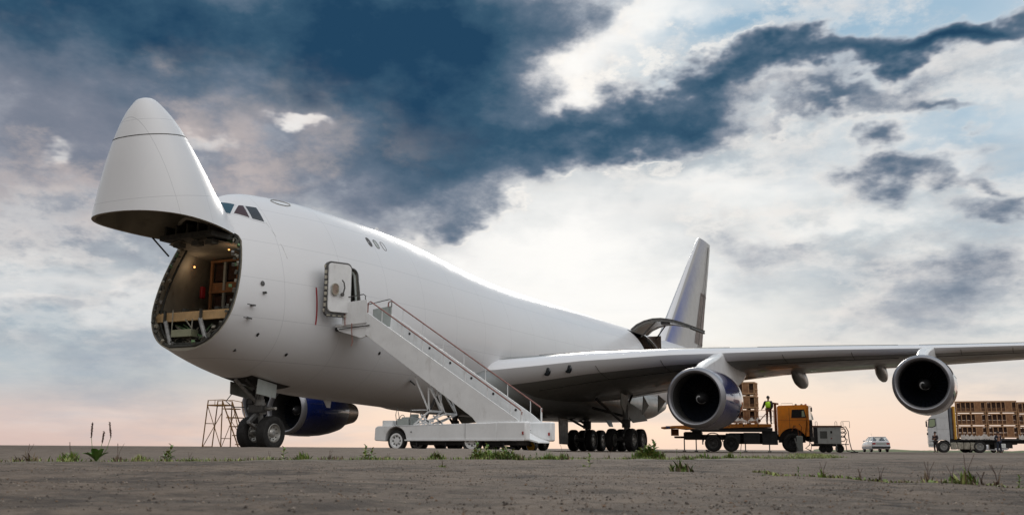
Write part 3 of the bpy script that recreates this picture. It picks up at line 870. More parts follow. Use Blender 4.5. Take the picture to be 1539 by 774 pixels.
for x in (-1.7, -.6, .9, 1.3): mb.box((x, 4.9, 4.76), (.14, .2, .1), 2)
mb.build_each('deck_strut', ['gear_metal', 'clip_pale', 'dark_frame'], edge)
mb = MB(); mb.b2((-.86, 4.55, 3.80), (.06, 4.9, 4.05), 0)
sub(mb, 'equipment_box', ['box_green'], edge, bevel=.01)
mb = MB(); rnd = random.Random(5)
for i in range(26):
    mb.tube([(rnd.uniform(-1.2, 1.1), 4.8, rnd.uniform(3.5, 3.8)), (rnd.uniform(-1.2, 1.1), 4.95, rnd.uniform(3.6, 4.3))], .02, 5, rnd.choice([0, 1, 2]))
mb.b2((-1.4, 5.3, 3.3), (1.4, 5.35, 4.6), 1)
sub(mb, 'cable_bundle', ['clip_pale', 'dark_frame', 'clip_green'], edge)
mb = MB()
for c in ((-1.75, 6.3, 6.62), (.55, 5.6, 6.96)):
    mb.lathe([(0, .035), (.03, .03), (.04, 0)], c, (.6, -.8, 0) if c[0] < 0 else (0, 0, -1), 12)
mb.build_each('hold_lamp', ['lamp_glow'], plane, world=True)
for c in ((-1.45, 6.1, 6.5), (.5, 5.9, 6.7), (.2, 9.0, 6.7)):
    ld_ = bpy.data.lights.new('hold_lamp_light', 'POINT'); ld_.energy = 4.0; ld_.color = (1.0, .72, .48); ld_.shadow_soft_size = .12
    lo_ = bpy.data.objects.new('hold_lamp_light', ld_); lo_.location = c; COL.objects.link(lo_)
mb = MB(); mb.b2((-2.02, 6.9, 5.55), (-1.90, 7.1, 6.0), 0)
part(mb, 'fire_extinguisher', ['red_paint'], bevel=.03)
mb = MB(); mb.tube([(-1.62, 4.1, 7.3), (-1.55, 4.85, 6.75)], .03, 6, 0)
part(mb, 'door_actuator', ['black_metal'])


# --- windows laid on the skin
def patch(corners, off=.012, sx=1, n=6, grow=0.0):
    """corners: (y, z) counter-clockwise; returns grid rows on the skin"""
    cy = sum(c[0] for c in corners) / 4; cz = sum(c[1] for c in corners) / 4
    cs = [(cy + (c[0] - cy) * (1 + grow), cz + (c[1] - cz) * (1 + grow)) for c in corners]
    A4 = [(y, ang(y, z)) for y, z in cs]
    rows = []
    for i in range(n + 1):
        u = i / n; r = []
        for j in range(n + 1):
            v = j / n
            y = (1 - u) * (1 - v) * A4[0][0] + u * (1 - v) * A4[1][0] + u * v * A4[2][0] + (1 - u) * v * A4[3][0]
            a = (1 - u) * (1 - v) * A4[0][1] + u * (1 - v) * A4[1][1] + u * v * A4[2][1] + (1 - u) * v * A4[3][1]
            p = body_pt(y, a, off); p.x *= sx; r.append(p)
        rows.append(r)
    return rows


COCKPIT = [([(5.12, 8.57), (5.66, 8.59), (5.27, 8.15), (5.05, 8.15)], 'glass_teal'),
           ([(5.77, 8.57), (5.93, 8.59), (5.86, 8.09), (5.40, 8.19)], 'glass_maroon'),
           ([(6.00, 8.585), (6.40, 8.60), (6.36, 8.02), (5.95, 8.07)], 'glass')]
for sx in (1, -1):
    for c, m in COCKPIT:
        mb = MB(); mb.grid(patch(c, .008, sx, grow=.16), 0)
        f = part(mb, 'cockpit_window', ['wing_lead'])
        mb = MB(); mb.grid(patch(c, .016, sx), 0)
        sub(mb, 'window_pane', [m], f)


def oval_on_skin(y, z, ry, rz, off, sx=1, lean=0.0):
    pts = []
    for i in range(20):
        a = 2 * math.pi * i / 20
        cc, s_ = math.cos(a), math.sin(a)
        cy = ry * abs(cc) ** .8 * (1 if cc > 0 else -1); cz = rz * abs(s_) ** .8 * (1 if s_ > 0 else -1)
        pts.append(side(y + cy + lean * cz, z + cz, off, sx))
    return pts


for k, (y, z) in enumerate(((11.62, 8.22), (12.10, 8.22), (12.58, 8.22))):
    for sx in (1, -1):
        mb = MB(); pts = oval_on_skin(y, z, .115, .19, .004, sx)
        mb.tube(pts, .012, 5, 0, closed=True)
        mb.add(pts, [tuple(range(20))], (2, 1, 3)[k] if sx == 1 else 1)
        part(mb, 'upper_deck_window', ['gear_dark', 'door_grey', 'gear_dark', 'white_skin'], smooth=0)

# --- little things on the skin
for y, z, k in ((5.67, 5.64, 0), (5.67, 5.31, 1), (5.25, 4.83, 2), (5.19, 4.41, 2), (5.76, 3.89, 3), (7.22, 3.33, 3), (11.64, 3.73, 3), (14.65, 2.87, 4)):
    mb = MB(); p = side(y, z, .005); n = (side(y, z, .3) - p).normalized()
    if k == 0: mb.lathe([(0, .09), (.02, .09), (.03, .05), (.03, 0)], p, n, 14, 0)
    elif k == 1: mb.beam(p, p + n * .12 + Vector((0, .05, 0)), .03, .08, 0); mb.beam(p + n * .1 - Vector((0, .1, 0)), p + n * .1 + Vector((0, .1, 0)), .02, .02, 0)
    elif k == 2:
        mb.beam(p, p + n * .16, .10, .05, 0); mb.tube([p + n * .15 + Vector((0, .05, 0)), p + n * .16 + Vector((0, -.36, 0))], .018, 6, 0)
    elif k == 3: mb.lathe([(0, .07), (.006, .07), (.008, 0)], p, n, 12, 1)
    else: mb.beam(p, p + n * .25 + Vector((0, .1, 0)), .2, .06, 1)
    part(mb, ('air_data_sensor', 'air_vane', 'pitot_probe', 'drain_port', 'drain_mast')[k], ['gear_dark', 'black'])
mb = MB()
for ya, za, yb, zb in ((7.89, 5.79, 7.93, 4.44),):
    rr = []
    for k in range(9):
        y = ya + (yb - ya) * k / 8; z = za + (zb - za) * k / 8
        rr.append([side(y - .03, z, .01), side(y + .03, z, .01)])
    mb.grid(rr, 0)
part(mb, 'red_door_mark', ['red_paint'], label='thin red line painted ahead of the entry door')
mb = MB()
mb.tube([body_pt(7.9 + .42 * math.cos(q), 1.22 + .08 * math.sin(q), .012) for q in np.linspace(0, 2 * math.pi, 20, endpoint=False)], .018, 6, 0, closed=True)
part(mb, 'roof_hatch', ['gear_metal'])
mb = MB()
mb.prism([(-.02, 15.0, 9.48), (-.02, 15.4, 9.48), (-.02, 15.42, 9.78), (-.02, 15.25, 9.8)], (.04, 0, 0))
mb.prism([(-.02, 12, 2.02), (-.02, 12.5, 2.0), (-.02, 12.45, 1.7), (-.02, 12.25, 1.7)], (.04, 0, 0))
mb.prism([(-.02, 19.2, 1.82), (-.02, 19.6, 1.81), (-.02, 19.55, 1.55), (-.02, 19.4, 1.55)], (.04, 0, 0))
mb.build_each('blade_antenna', ['white_paint'], plane, world=True)
# cockpit-area skin joint running down behind the side window
mb = MB()
mb.tube([side(y, z, .0) for y, z in ((6.42, 8.0), (6.55, 7.6), (6.72, 7.1), (6.8, 6.7))], .006, 4, 0)
part(mb, 'skin_joint', ['gear_metal'])

# --- entry door: frame, open leaf
mb = MB()
op = rrect(9.03, 10.1, 4.86, 6.8, .22)
mb.tube([side(y, z, -.01) for y, z in op], .035, 6, 0, closed=True)
mb.tube([side(y, z, -.13) for y, z in rrect(9.08, 10.05, 4.91, 6.75, .2)], .05, 6, 1, closed=True)
fr = part(mb, 'entry_doorway', ['gear_dark', 'door_grey'])
mb = MB()
mb.b2((1.2, 10.4, 4.73), (2.5, 10.46, 6.9), 0); mb.tube([(2.5, 9.85, 5.0), (2.4, 9.9, 6.3)], .04, 6, 1)
mb.b2((1.5, 9.2, 4.75), (1.6, 10.3, 6.6), 0)
sub(mb, 'entry_lobby', ['dark_frame', 'gear_metal'], fr)
a = Vector((3.05, 7.93, 0)); w_ = Vector((.45, .92, 0)).normalized(); n_ = Vector((w_.y, -w_.x, 0)); W_ = 1.03
def leaf_pt(s, z, d): return a + w_ * s + n_ * (d + .10 * math.sin((z - 4.75) / 2 * math.pi)) + Vector((0, 0, z))
mb = MB()
o_ = rrect(0, W_, 4.75, 6.76, .2)
nn = len(o_)
front = [leaf_pt(s, z, 0) for s, z in o_]; back = [leaf_pt(s, z, -.16) for s, z in o_]
mb.add(front + back, [tuple(range(nn)), tuple(range(2 * nn - 1, nn - 1, -1))] + [(i, nn + i, nn + (i + 1) % nn, (i + 1) % nn) for i in range(nn)], 1)
inn = rrect(.07, W_ - .04, 4.90, 6.70, .17)
f2 = [leaf_pt(s, z, .0) for s, z in inn]; f3 = [leaf_pt(.5 + (s - .5) * .97, 5.8 + (z - 5.8) * .985, .05) for s, z in inn]
mb.add(f2 + f3, [(i, (i + 1) % nn, nn + (i + 1) % nn, nn + i) for i in range(nn)] + [tuple(nn + i for i in range(nn))], 0)
leaf = part(mb, 'entry_door', ['white_paint', 'gear_dark'], smooth=30, label='entry door folded forward against the skin')
mb = MB()
for i in range(9):
    z = 4.95 + i * .2
    mb.box(leaf_pt(-.01, z, -.06), (.05, .09, .12), 0, (0, 0, -.6))
for i in range(4): mb.box(leaf_pt(.15 + i * .22, 4.78, -.0), (.12, .07, .05), 0, (0, 0, .98))
mb.build_each('door_stop', ['clip_pale'], leaf)
mb = MB()
wp = rrect(.20, .44, 5.52, 5.92, .11); mb.add([leaf_pt(s, z, .058) for s, z in wp], [tuple(range(nn))], 0)
mb.tube([leaf_pt(s, z, .055) for s, z in wp], .025, 6, 1, closed=True)
sub(mb, 'door_window', ['nozzle', 'clip_pale'], leaf, smooth=0)
mb = MB()
mb.tube([leaf_pt(.56, 6.08, .10), leaf_pt(.63, 5.98, .12), leaf_pt(.66, 5.8, .12), leaf_pt(.62, 5.6, .10)], .025, 8, 0)
mb.lathe([(0, .07), (.05, .07), (.06, 0)], leaf_pt(.60, 5.55, .05), n_, 12, 0)
sub(mb, 'door_handle', ['gear_dark'], leaf)
mb = MB(); mb.beam(leaf_pt(.85, 5.6, -.1), Vector((2.85, 9.1, 5.6)), .12, .16); mb.beam(leaf_pt(.85, 6.2, -.1), Vector((2.8, 9.1, 6.2)), .12, .1)
sub(mb, 'door_hinge', ['gear_metal'], leaf)

# --- side cargo door, raised
arc = [(1.93, 8.13), (2.35, 8.45), (2.9, 8.68), (3.5, 8.80), (4.1, 8.80), (4.7, 8.70), (5.2, 8.56), (5.7, 8.38), (6.2, 8.18)]
mb = MB()
inner = []
for i, (x, z) in enumerate(arc):
    p0 = arc[max(i - 1, 0)]; p1 = arc[min(i + 1, len(arc) - 1)]
    d = Vector((p1[0] - p0[0], 0, p1[1] - p0[1])).normalized(); nn_ = Vector((d.z, 0, -d.x))
    inner.append((x + nn_.x * .16, z + nn_.z * .16))
k = len(arc)
vs = []
for y in (42.62, 45.88):
    vs += [(x, y, z) for x, z in arc] + [(x, y, z) for x, z in inner]
fs, ms = [], []
for i in range(k - 1):
    fs.append((i, i + 1, 2 * k + i + 1, 2 * k + i)); ms.append(0)
    fs.append((k + i, 3 * k + i, 3 * k + i + 1, k + i + 1)); ms.append(1)
    fs.append((i, k + i, k + i + 1, i + 1)); ms.append(2)
    fs.append((2 * k + i, 2 * k + i + 1, 3 * k + i + 1, 3 * k + i)); ms.append(2)
fs.append((k - 1, 2 * k - 1, 4 * k - 1, 3 * k - 1)); ms.append(2)
fs.append((0, 2 * k, 3 * k, k)); ms.append(2)
mb.v = vs; mb.f = fs; mb.m = ms
sdoor = part(mb, 'side_cargo_door', ['white_skin', 'white_paint', 'gear_dark'], smooth=40, label='rear side cargo door swung up like a gull wing')
mb = MB()
for y in (43.0, 45.5):
    mb.tube([(x, y, z - .01) for x, z in inner], .035, 5, 0)
mb.tube([(inner[-1][0], y, inner[-1][1] - .03) for y in (42.7, 45.8)], .08, 6, 1)
mb.box((4.2, 43.3, 8.52), (.5, .5, .2), 1)
sub(mb, 'door_frame_rib', ['door_grey', 'gear_dark'], sdoor)
mb = MB(); mb.tube([(3.55, 45.3, 8.6), (2.75, 45.5, 7.7)], .045, 8, 0); mb.tube([(3.6, 43.0, 8.6), (2.6, 42.9, 7.6)], .045, 8, 0)
mb.build_each('door_jack', ['gear_dark'], sdoor)
mb = MB()
mb.tube([side(y, z, -.03) for y, z in rrect(42.62, 45.88, 5.02, 8.12, .15)], .05, 6, 0, closed=True)
mb.b2((1.0, 42.3, 4.73), (1.05, 46.4, 8.2), 1)
mb.b2((1.0, 46.2, 4.73), (2.9, 46.25, 8.0), 1)
for z in (5.4, 5.9, 6.4, 6.9): mb.tube([(1.1, 46.15, z), (3.0, 46.15, z)], .03, 5, 0)
part(mb, 'side_cargo_doorway', ['gear_dark', 'nozzle'])

# --- wings
ROOT = [(1.2, 18.7, 3.62, 37.0, 3.0, .125), (3.3, 20.45, 3.72, 37.5, 3.15, .125), (4.6, 21.6, 3.93, 38.0, 3.4, .122), (6.5, 23.25, 4.25, 38.8, 3.75, .112), (9.7, 26.2, 4.66, 39.8, 4.25, .100),
        (12.5, 28.7, 4.90, 40.7, 4.6, .092), (16.4, 32.1, 5.20, 43.0, 4.95, .086), (20.8, 36.0, 5.47, 45.6, 5.3, .082), (25.6, 40.25, 5.83, 48.3, 5.72, .080), (29.6, 43.9, 6.2, 50.9, 6.15, .078), (30.6, 45.0, 6.35, 51.4, 6.3, .07)]


def foil(n=14):
    """unit aerofoil, upper from trailing edge round the nose to the lower trailing edge: (x, z)"""
    up, lo = [], []
    for i in range(n + 1):
        b = math.pi * i / n; x = .5 * (1 - math.cos(b))
        y = 5 * (.2969 * x ** .5 - .1260 * x - .3516 * x * x + .2843 * x ** 3 - .1015 * x ** 4)
        cam = .018 * (1 - (2 * x - 1) ** 2)
        up.append((x, y * .86 + cam / .1 * .5)); lo.append((x, -y * 1.10 + cam / .1 * .35))
    return up[::-1] + lo[1:]


FO = foil()


def lift(name, stations, mats, sx=1, vertical=False, lead=2.2):
    mb = MB(); rows = []
    for st in stations:
        s_, yl, zl, yt, zt, tc = st
        ch = yt - yl; r = []
        for fx, fz in FO:
            h = fz * tc * ch
            if vertical: r.append(Vector((h * .5 * 2, yl + fx * ch, s_)))
            else: r.append(Vector((sx * s_, yl + fx * ch, zl + (zt - zl) * fx + h)))
        rows.append(r)
    n = len(FO)
    for r in rows: mb.v += [tuple(p) for p in r]
    mid = n // 2
    for i in range(len(rows) - 1):
        for j in range(n - 1):
            mb.f.append((i * n + j, i * n + j + 1, (i + 1) * n + j + 1, (i + 1) * n + j))
            mb.m.append(1 if abs(j + .5 - mid) < lead else 0)
        mb.f.append((i * n + n - 1, i * n, (i + 1) * n, (i + 1) * n + n - 1)); mb.m.append(0)
    mb.f.append(tuple(range(n))); mb.m.append(0)
    k = (len(rows) - 1) * n
    mb.f.append(tuple(k + j for j in range(n))[::-1]); mb.m.append(0)
    me = mb.mesh(name, mats, smooth=50)
    bm = bmesh.new(); bm.from_mesh(me); bmesh.ops.recalc_face_normals(bm, faces=bm.faces[:]); bm.to_mesh(me); bm.free()
    o = bpy.data.objects.new(name, me); COL.objects.link(o); o.parent = plane; o.location = -PR
    return o


def foil_at(y_span, fx, low=True):
    """point on the wing surface"""
    for a_, b_ in zip(ROOT, ROOT[1:]):
        if a_[0] <= y_span <= b_[0]:
            t = (y_span - a_[0]) / (b_[0] - a_[0]); st = [p + (q - p) * t for p, q in zip(a_, b_)]
            ch = st[3] - st[1]
            y = 5 * (.2969 * fx ** .5 - .1260 * fx - .3516 * fx * fx + .2843 * fx ** 3 - .1015 * fx ** 4)
            cam = .18 * (1 - (2 * fx - 1) ** 2)
            h = (-y * 1.10 + cam * .35) if low else (y * .86 + cam * .5)
            return Vector((y_span, st[1] + fx * ch, st[2] + (st[4] - st[2]) * fx + h * st[5] * ch))


for sx in (1, -1):
    wng = lift('wing', ROOT, ['wing_grey', 'wing_lead'], sx)
    # flap and slat joints, winglet, track fairings and lights
    mb = MB()
    for ya, yb in ((4.2, 12.0), (13.2, 19.5), (20.5, 28.5)):
        for fx in (.13, .74):
            for low in (True, False):
                mb.tube([Vector((sx * p.x, p.y, p.z)) for p in (foil_at(ya + (yb - ya) * k / 6, fx, low) for k in range(7))], .02, 4, 0)
    for s_ in (7.0, 9.5, 14.5, 17.5, 22.5, 25.0):
        mb.tube([Vector((sx * p.x, p.y, p.z)) for p in (foil_at(s_, fx) for fx in (.01, .04, .08, .13))], .015, 4, 0)
    for s_ in (4.2, 12.3, 13.0, 19.8):
        mb.tube([Vector((sx * p.x, p.y, p.z)) for p in (foil_at(s_, fx) for fx in (.74, .85, .97))], .015, 4, 0)
    sub(mb, 'flap_joint', ['dark_frame'], wng)
    mb = MB()
    mb.prism([(sx * 30.5, 46.6, 6.35), (sx * 30.5, 51.4, 6.3), (sx * 31.6, 52.4, 8.1), (sx * 31.6, 51.2, 8.1)], (sx * .06, 0, 0))
    sub(mb, 'winglet', ['white_paint'], wng)
    for s_, fx, ln, dp in ((13.8, .72, 4.4, .60), (18.0, .72, 4.2, .52), (8.2, .76, 4.4, .5)):
        p = foil_at(s_, fx); mb = MB(); rows = []
        for k in range(15):
            t = k / 14; r = math.sin(math.pi * t ** .85) ** .6 if 0 < t < 1 else .02
            cy = p.y - 1.6 + ln * t; cz = p.z - .05 - .42 * t
            rows.append([Vector((sx * (s_ + .30 * r * math.cos(q)), cy, cz + dp * r * math.sin(q))) for q in np.linspace(0, 2 * math.pi, 14, endpoint=False)])
        mb.grid(rows, 0, closed=True)
        sub(mb, 'flap_track_fairing', ['wing_grey'], wng, smooth=60)
    for s_ in (5.15, 5.95):
        mb = MB()
        c = foil_at(s_, .012); c.x *= sx; ndir = Vector((sx * -.30, -.94, -.05)); ndir.normalize()
        mb.lathe([(-.05, .21), (.035, .20), (.05, .15), (.052, 0)], c - ndir * .0 + Vector((0, .0, .02)), ndir, 18, 0)
        sub(mb, 'landing_light', ['glass'], wng)

# wing-to-body fairing
mb = MB(); rows = []
for y, w_b, zb, zt in ((17.6, 2.4, 2.25, 3.1), (18.6, 3.05, 1.98, 3.6), (20, 3.42, 1.84, 4.0), (22, 3.62, 1.77, 4.25), (26, 3.72, 1.74, 4.3), (33, 3.72, 1.75, 4.2), (38, 3.62, 1.80, 4.2), (42, 3.48, 1.86, 4.2), (45, 3.25, 2.05, 4.1), (48, 2.6, 2.55, 3.9)):
    cz = (zb + zt) / 2; hz = (zt - zb) / 2
    r = []
    for k in range(48):
        q = 2 * math.pi * k / 48; c, s_ = math.cos(q), math.sin(q)
        r.append(Vector((w_b * abs(c) ** .55 * (1 if c > 0 else -1), y, cz + hz * abs(s_) ** .8 * (1 if s_ > 0 else -1))))
    rows.append(r)
mb.grid(rows, 0, closed=True)
mb.f.append(tuple(range(48))); mb.m.append(0); mb.f.append(tuple(len(mb.v) - 48 + k for k in range(48))); mb.m.append(0)
part(mb, 'wing_body_fairing', ['wing_grey'], smooth=50)

# --- tail
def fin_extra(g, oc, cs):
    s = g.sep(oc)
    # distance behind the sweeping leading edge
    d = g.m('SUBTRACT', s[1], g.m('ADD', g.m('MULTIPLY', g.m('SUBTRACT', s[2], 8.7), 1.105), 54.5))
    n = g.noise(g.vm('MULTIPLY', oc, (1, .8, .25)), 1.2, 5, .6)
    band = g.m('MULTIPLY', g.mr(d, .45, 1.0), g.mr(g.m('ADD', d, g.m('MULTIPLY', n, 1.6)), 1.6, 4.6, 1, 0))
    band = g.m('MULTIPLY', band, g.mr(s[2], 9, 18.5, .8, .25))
    cs = g.mix(band, cs, (.055, .095, .34))  # blue reflection painted into the fin colour, fading aft and upwards
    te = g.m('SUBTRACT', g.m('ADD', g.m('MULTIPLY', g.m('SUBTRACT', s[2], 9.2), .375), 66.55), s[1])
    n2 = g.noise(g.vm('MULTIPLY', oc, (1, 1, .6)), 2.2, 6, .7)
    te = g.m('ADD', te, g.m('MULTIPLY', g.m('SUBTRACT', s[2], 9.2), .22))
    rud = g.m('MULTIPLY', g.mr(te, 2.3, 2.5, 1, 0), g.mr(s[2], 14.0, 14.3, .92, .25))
    cs = g.mix(g.m('MULTIPLY', rud, g.mr(n2, .3, .6, .55, 1.0)), cs, (.062, .042, .036))  # brown reflection along the trailing edge, painted in as colour
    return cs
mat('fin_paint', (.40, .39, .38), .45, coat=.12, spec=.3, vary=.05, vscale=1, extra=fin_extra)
MATS['fin_paint']
_old = M_
def M_(n): return MATS[n] if n in MATS else _old(n)
FIN = [(8.2, 53.9, 0, 66.3, 0, .10), (9.2, 54.9, 0, 66.55, 0, .10), (12.5, 58.6, 0, 67.7, 0, .095), (16, 62.5, 0, 69.1, 0, .09), (19.0, 65.9, 0, 70.2, 0, .085), (19.35, 66.5, 0, 70.3, 0, .06)]
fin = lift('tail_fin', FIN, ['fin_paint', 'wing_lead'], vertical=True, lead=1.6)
mb = MB()
for sx in (1, -1):
    mb.tube([(sx * .42, 64.0, 9.2), (sx * .30, 67.0, 14.5), (sx * .2, 69.0, 18.9)], .02, 4)
    for z, y0, y1 in ((13.9, 65.9, 68.2), (9.4, 63.4, 66.5)): mb.tube([(sx * .30, y0, z), (sx * .08, y1, z)], .015, 4)
sub(mb, 'rudder_joint', ['dark_frame'], fin)
mat('rudder_brown', (.13, .095, .082), .5, vary=.35, vscale=1.6, spec=.3, dirt=((.30, .27, .25), .8))  # brown trailing-edge reflection painted as the panel's colour, with worn pale blotches
mat('rudder_pale', (.40, .39, .375), .45, vary=.05, spec=.3)


def fin_pt(z, fx, sgn, off=.02):
    for a_, b_ in zip(FIN, FIN[1:]):
        if a_[0] <= z <= b_[0]:
            t = (z - a_[0]) / (b_[0] - a_[0]); yl, yt, tc = (a_[k] + (b_[k] - a_[k]) * t for k in (1, 3, 5)); ch = yt - yl
            y = 5 * (.2969 * fx ** .5 - .1260 * fx - .3516 * fx * fx + .2843 * fx ** 3 - .1015 * fx ** 4); cam = .18 * (1 - (2 * fx - 1) ** 2)
            h = (y * .86 + cam * .5) if sgn > 0 else (-y * 1.10 + cam * .35)
            return Vector((h * tc * ch + sgn * off, yl + fx * ch, z))


for z0, z1, mm, f0 in ((9.25, 14.1, 'rudder_brown', .68), (14.2, 18.9, 'rudder_pale', .78)):
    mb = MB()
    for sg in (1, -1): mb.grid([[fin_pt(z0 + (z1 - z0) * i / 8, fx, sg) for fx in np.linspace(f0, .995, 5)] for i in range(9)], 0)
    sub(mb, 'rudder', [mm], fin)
STAB = [(.5, 59.3, 7.35, 67.6, 7.35, .10), (1.6, 60.3, 7.42, 67.9, 7.42, .10), (6, 63.6, 7.85, 69.2, 7.85, .09), (11, 67.4, 8.35, 70.6, 8.35, .08)]
for sx in (1, -1): lift('tailplane', STAB, ['wing_grey', 'wing_lead'], sx)

# --- engines
def make_engine():
    mb = MB()
    outer = [(.30, 1.393), (.8, 1.425), (1.4, 1.44), (2.2, 1.44), (3.0, 1.40), (3.8, 1.29), (4.4, 1.16), (4.6, 1.11)]
    inn = [(4.6, 1.07), (4.0, 1.12), (3.2, 1.15), (1.7, 1.15)]
    mb.lathe(outer + inn, (0, 0, 0), (0, 1, 0), 56, ms=[0] * 8 + [1] * 3)
    e = mb.build('engine', ['blue_cowl', 'duct'], plane, 40)
    mb = MB()
    lip = [(.299, 1.392), (.22, 1.378), (.12, 1.345), (.04, 1.29), (0, 1.235), (.03, 1.18), (.12, 1.135), (.25, 1.11)]
    mb.lathe(lip, (0, 0, 0), (0, 1, 0), 56, 0)
    mb.build('inlet_lip', ['lip_metal'], e, 60)
    mb = MB()
    mb.lathe([(.25, 1.11), (.5, 1.09), (.9, 1.11), (1.3, 1.145), (1.8, 1.15)], (0, 0, 0), (0, 1, 0), 56, 0)
    mb.lathe([(1.75, 1.15), (1.76, 0)], (0, 0, 0), (0, 1, 0), 32, 0)
    mb.build('inlet_duct', ['duct'], e, 60)
    mb = MB()
    for k in range(34):
        a = 2 * math.pi * k / 34
        rows = []
        for q in range(5):
            r = .30 + (1.13 - .30) * q / 4; tw = .25 + .85 * q / 4; c = .17
            row = []
            for s_ in (-1, 0, 1):
                da = s_ * c * math.sin(tw) / r * (.55 + .1 * q / 4); dt = s_ * c * math.cos(tw)
                row.append(Vector((r * math.cos(a + da), 1.35 + dt + .02 * (s_ == 0), r * math.sin(a + da))))
            rows.append(row)
        mb.grid(rows, 0)
    fan = mb.build('fan', ['fan_blade'], e, 60)
    mb = MB()
    mb.lathe([(.80, 0), (.84, .08), (.95, .19), (1.10, .28), (1.3, .33)], (0, 0, 0), (0, 1, 0), 28, 0)
    rows = []
    for k in range(22):
        t = k / 21; a = 1.2 + 4.4 * t; r = .06 + .21 * t ** .8; wd = (.038 * math.sin(math.pi * min(1, t * 1.25 + .05)) + .006)
        def cone(r_, a_):
            tt = np.interp(r_, [0, .08, .19, .28, .33], [.80, .84, .95, 1.10, 1.3]) - .012
            return Vector((r_ * math.cos(a_), tt, r_ * math.sin(a_)))
        rows.append([cone(max(.005, r - wd), a), cone(r + wd, a)])
    mb.grid(rows, 1)
    mb.build('spinner', ['black_metal', 'white_paint'], e, 60)
    mb = MB()
    mb.lathe([(3.6, 1.0), (4.3, .98), (5.0, .86), (5.7, .70), (6.25, .60), (6.25, .56), (5.6, .6)], (0, 0, 0), (0, 1, 0), 40, 0)
    mb.lathe([(5.6, .44), (6.1, .36), (6.6, .16), (6.8, 0)], (0, 0, 0), (0, 1, 0), 28, 0)
    mb.lathe([(3.62, 1.14), (3.63, .95)], (0, 0, 0), (0, 1, 0), 40, 1)
    mb.build('exhaust_nozzle', ['nozzle', 'duct'], e, 40)
    mb = MB()
    for t in (1.62, 3.05):
        mb.lathe([(t, 1.4435 if t < 2 else 1.402), (t + .012, 1.4435 if t < 2 else 1.401)], (0, 0, 0), (0, 1, 0), 56, 0)
    for a in (.25, 2.9, -1.57):
        mb.tube([(1.445 * math.cos(a), y, 1.445 * math.sin(a)) for y in (.5, 1.5, 2.4)], .006, 4)
    mb.build('cowl_joint', ['dark_frame'], e, 60)
    return e


eng0 = make_engine()
EPOS = [(11.8, 24.0, 2.47), (21.0, 30.6, 3.28), (-11.9, 23.8, 2.18), (-20.4, 31.0, 2.9)]
for i, pz in enumerate(EPOS):
    e = eng0 if i == 0 else copy_tree(eng0, plane)
    e.location = Vector(pz) - PR
    x, y, z = pz
    mb = MB(); sx = 1 if x > 0 else -1
    le = foil_at(abs(x), .0 + .001)
    # pylon: blended side view, thin in plan
    prof = [(y + .75, z + 1.38), (y + 1.6, z + 1.72), (y + 3.0, z + 2.05 if abs(x) < 15 else z + 1.95), (le.y + .25, le.z + .12), (le.y + 1.4, le.z + .02), (le.y + 5.2, foil_at(abs(x), .5).z - .0), (le.y + 4.3, foil_at(abs(x), .5).z - .5), (y + 6.4, z + .62), (y + 4.4, z + .9), (y + 2.4, z + 1.2)]
    hw = .27
    mb.prism([(x - hw, a_, b_) for a_, b_ in prof], (2 * hw, 0, 0), 0)
    part(mb, 'engine_pylon', ['white_paint'], bevel=.13, smooth=60)

# --- landing gear
def make_wheel(R_=.61, w=.42, name='wheel', par=None):
    mb = MB()
    h = w / 2
    mb.lathe([(-h * .80, R_ * .56), (-h, R_ * .70), (-h * .98, R_ * .86), (-h * .80, R_ * .965), (-h * .5, R_), (h * .5, R_), (h * .80, R_ * .965), (h * .98, R_ * .86), (h, R_ * .70), (h * .80, R_ * .56)], (0, 0, 0), (1, 0, 0), 36, 0)
    for t in (-.28, 0, .28): mb.lathe([(h * t - .012, R_ + .001), (h * t, R_ - .006), (h * t + .012, R_ + .001)], (0, 0, 0), (1, 0, 0), 36, 0)
    for s_ in (-1, 1):
        mb.lathe([(s_ * h * .80, R_ * .56), (s_ * h * .86, R_ * .52), (s_ * h * .55, R_ * .46), (s_ * h * .42, R_ * .28), (s_ * h * .62, R_ * .22), (s_ * h * .70, R_ * .12), (s_ * h * .72, 0)], (0, 0, 0), (1, 0, 0), 28, 1)
        for k in range(9):
            a = 2 * math.pi * k / 9
            mb.box((s_ * h * .47, R_ * .37 * math.cos(a), R_ * .37 * math.sin(a)), (.03, .05, .05), 2, (a, 0, 0))
    me = mb.mesh(name, ['rubber', 'rim', 'gear_dark'], 40)
    o = bpy.data.objects.new(name, me); COL.objects.link(o)
    if par is not None: o.parent = par
    return o


mb = MB()
mb.tube([(0, 8.15, 2.5), (0, 8.3, 1.5)], .15, 14, 0)
mb.tube([(0, 8.3, 1.55), (0, 8.42, .62)], .095, 12, 0)
mb.tube([(0, 8.26, 1.72), (0, 8.33, 1.3)], .20, 14, 0)
mb.tube([(-.62, 8.4, .62), (.62, 8.4, .62)], .08, 10, 0)
mb.tube([(0, 8.28, 1.6), (0, 6.9, 2.5)], .07, 8, 0)
mb.tube([(.18, 8.25, 2.0), (.3, 7.1, 2.5)], .05, 8, 1); mb.tube([(-.18, 8.25, 2.0), (-.3, 7.1, 2.5)], .05, 8, 1)
mb.beam((0, 8.15, 1.35), (0, 7.72, 1.0), .18, .08, 0); mb.beam((0, 7.72, 1.0), (0, 8.28, .72), .16, .08, 0)
mb.beam((.09, 8.15, 1.35), (.09, 7.72, 1.0), .03, .12, 1)
mb.tube([(-.5, 8.25, 1.5), (.55, 8.25, 1.5)], .085, 10, 0)
mb.tube([(.42, 8.2, 1.5), (.86, 8.15, 1.5)], .06, 10, 2)
mb.box((0, 8.15, 1.5), (.62, .3, .28), 1)
mb.box((.2, 8.05, 1.72), (.25, .2, .22), 0); mb.box((-.22, 8.05, 1.78), (.2, .2, .2), 1)
